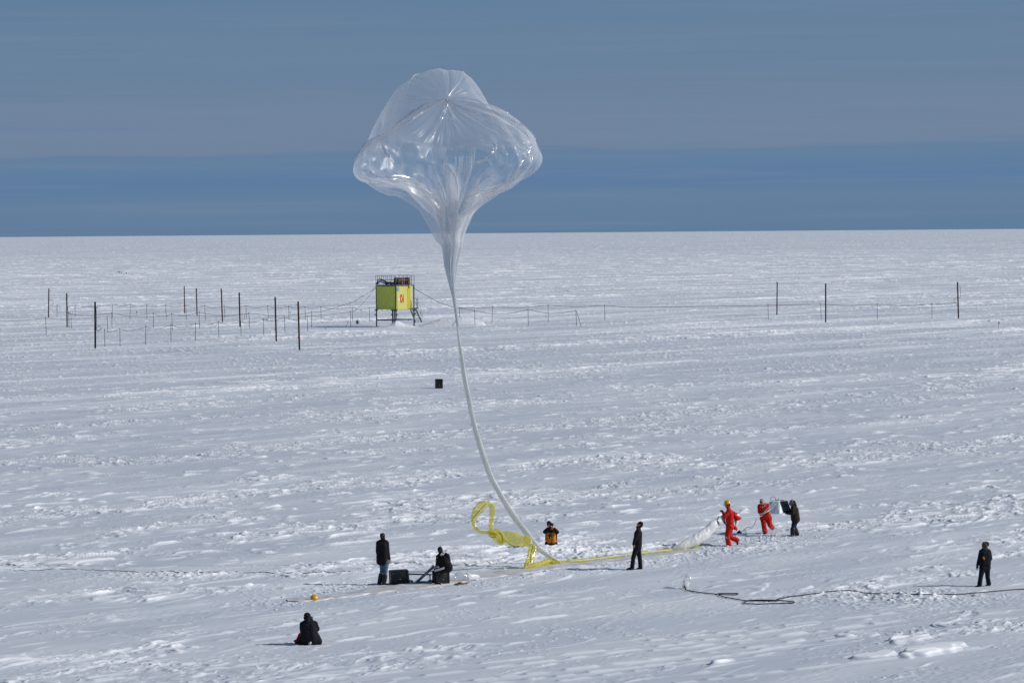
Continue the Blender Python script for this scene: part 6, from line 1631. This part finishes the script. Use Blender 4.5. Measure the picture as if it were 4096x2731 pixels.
flag((3994.5, 1281), (3993, 1299), (3998.5, 1292), 'small red pennant on a thin stick near the right edge', M['flagred'], (3993, 1322))
for (x, y, w, lb) in ((471, 1083, 2.2, 'tiny dark pennant far beyond the poles, leftmost of four on the left'), (477, 1084, 2.8, 'tiny dark pennant, widest and second of four far beyond the left poles'),
                      (485, 1086, 1.3, 'tiny faint pennant, palest and third of four far beyond the left poles'), (504, 1087.5, 2.4, 'tiny dark pennant, set apart at the right of four beyond the left poles')):
    flag((x - .5, y), (x + .8, y + 7.5), (x + 1 + w, y + 5), lb, M['flagdark'], (x + .6, y + 10))
for (x, y, h_, w, lb) in ((545.5, 1240.5, 12, 2.6, 'dark drooping pennant between the cable rows under the sixth far stake'), (290.5, 1246, 9, 2, 'dark small pennant beside the first stakes of the middle cable row'),
                       (978, 1258, 9, 2, 'pale grey pennant just right of the leaning dark pole'), (1160, 1245, 8, 3.5, 'dark triangular pennant between the two thick brown poles')):
    flag((x, y), (x + 1.5, y + h_), (x + w, y + h_ * .7), lb, M['flagdark'], (x + 1, y + h_ + 9))

# ------------------------------------------------------------------ broken snow lumps, kicked-up snow
def lumps(name, n, place, size, seed):
    r_ = random.Random(seed); b = MB()
    for _ in range(n):
        p = place(r_); s = size * (.4 + 1.3 * r_.random() ** 2.2)
        pts = []
        bm = bmesh.new(); bmesh.ops.create_icosphere(bm, subdivisions=1, radius=1)
        sx, sy, sz = s * (1 + .6 * r_.random()), s * (1 + .4 * r_.random()), s * (.45 + .4 * r_.random()); rz = r_.random() * 6.28
        bm.verts.index_update()
        vs = []
        for v in bm.verts:
            d = 1 + .35 * (r_.random() - .5); x, y = v.co.x * sx * d, v.co.y * sy * d
            vs.append((p[0] + x * math.cos(rz) - y * math.sin(rz), p[1] + x * math.sin(rz) + y * math.cos(rz), p[2] + v.co.z * sz * d + sz * .3))
        b.add(vs, [tuple(v.index for v in f.verts) for f in bm.faces]); bm.free()
    o = b.build(name, M['snow'], None, False); ad_ = o.data.attributes.new('drift', 'FLOAT', 'POINT'); ad_.data.foreach_set('value', np.full(len(o.data.vertices), .8, np.float32)); return tag(o, kind='stuff')


TRX = [tuple(v) for v in TR]


def along(r_):
    while True:
        i = r_.randrange(len(TRX) - 1); t = r_.random(); a_, c_2 = TRX[i], TRX[i + 1]
        x = a_[0] + (c_2[0] - a_[0]) * t + r_.gauss(0, .5); y = a_[1] + (c_2[1] - a_[1]) * t + r_.gauss(0, 1.3) - .3
        yf = np.interp(x, TPF[:, 0], TPF[:, 1]); yn = np.interp(x, TPN[:, 0], TPN[:, 1])
        if not (yn - .15 < y < yf + .5) or r_.random() < .05: break
    return (x, y, float(snow_h(np.array([x]), np.array([y]))[0]) - .01)


lumps('snow_lumps', 900, along, .036, 5)


def patch(r_):
    cx_, cy_, rx, ry = r_.choice([(720, 2300, 2.4, 1.2), (2400, 2215, 1.6, 3.5), (3020, 2160, 1.2, 2.2), (3150, 2165, .9, 1.5), (3640, 2390, 2.5, 2.0), (1440, 2330, 1.0, 1.0), (2900, 2200, .9, 1.5)])
    c = G(cx_, cy_); x = c.x + r_.gauss(0, rx * .6); y = c.y + r_.gauss(0, ry * .6)
    return (x, y, float(snow_h(np.array([x]), np.array([y]))[0]) - .01)


lumps('snow_rubble', 520, patch, .034, 8)
r_ = random.Random(3); b = MB(); c0 = Gm.root + Vector((.12, .05, 0))
for _ in range(900):
    a_ = r_.gauss(.10, .26); d = abs(r_.gauss(0, .16)) + .02; s = .006 + .012 * r_.random(); p = c0 + Vector((a_, r_.gauss(.1, .25), d * (1.2 - .8 * abs(a_))))
    vs = [p + Vector((r_.uniform(-s, s), r_.uniform(-s, s), r_.uniform(-s, s))) for _k in range(4)]
    b.add(vs, [(0, 1, 2), (0, 2, 3), (0, 3, 1), (1, 3, 2)])
tag(b.build('kicked_up_snow', M['snow'], None, False), kind='stuff')
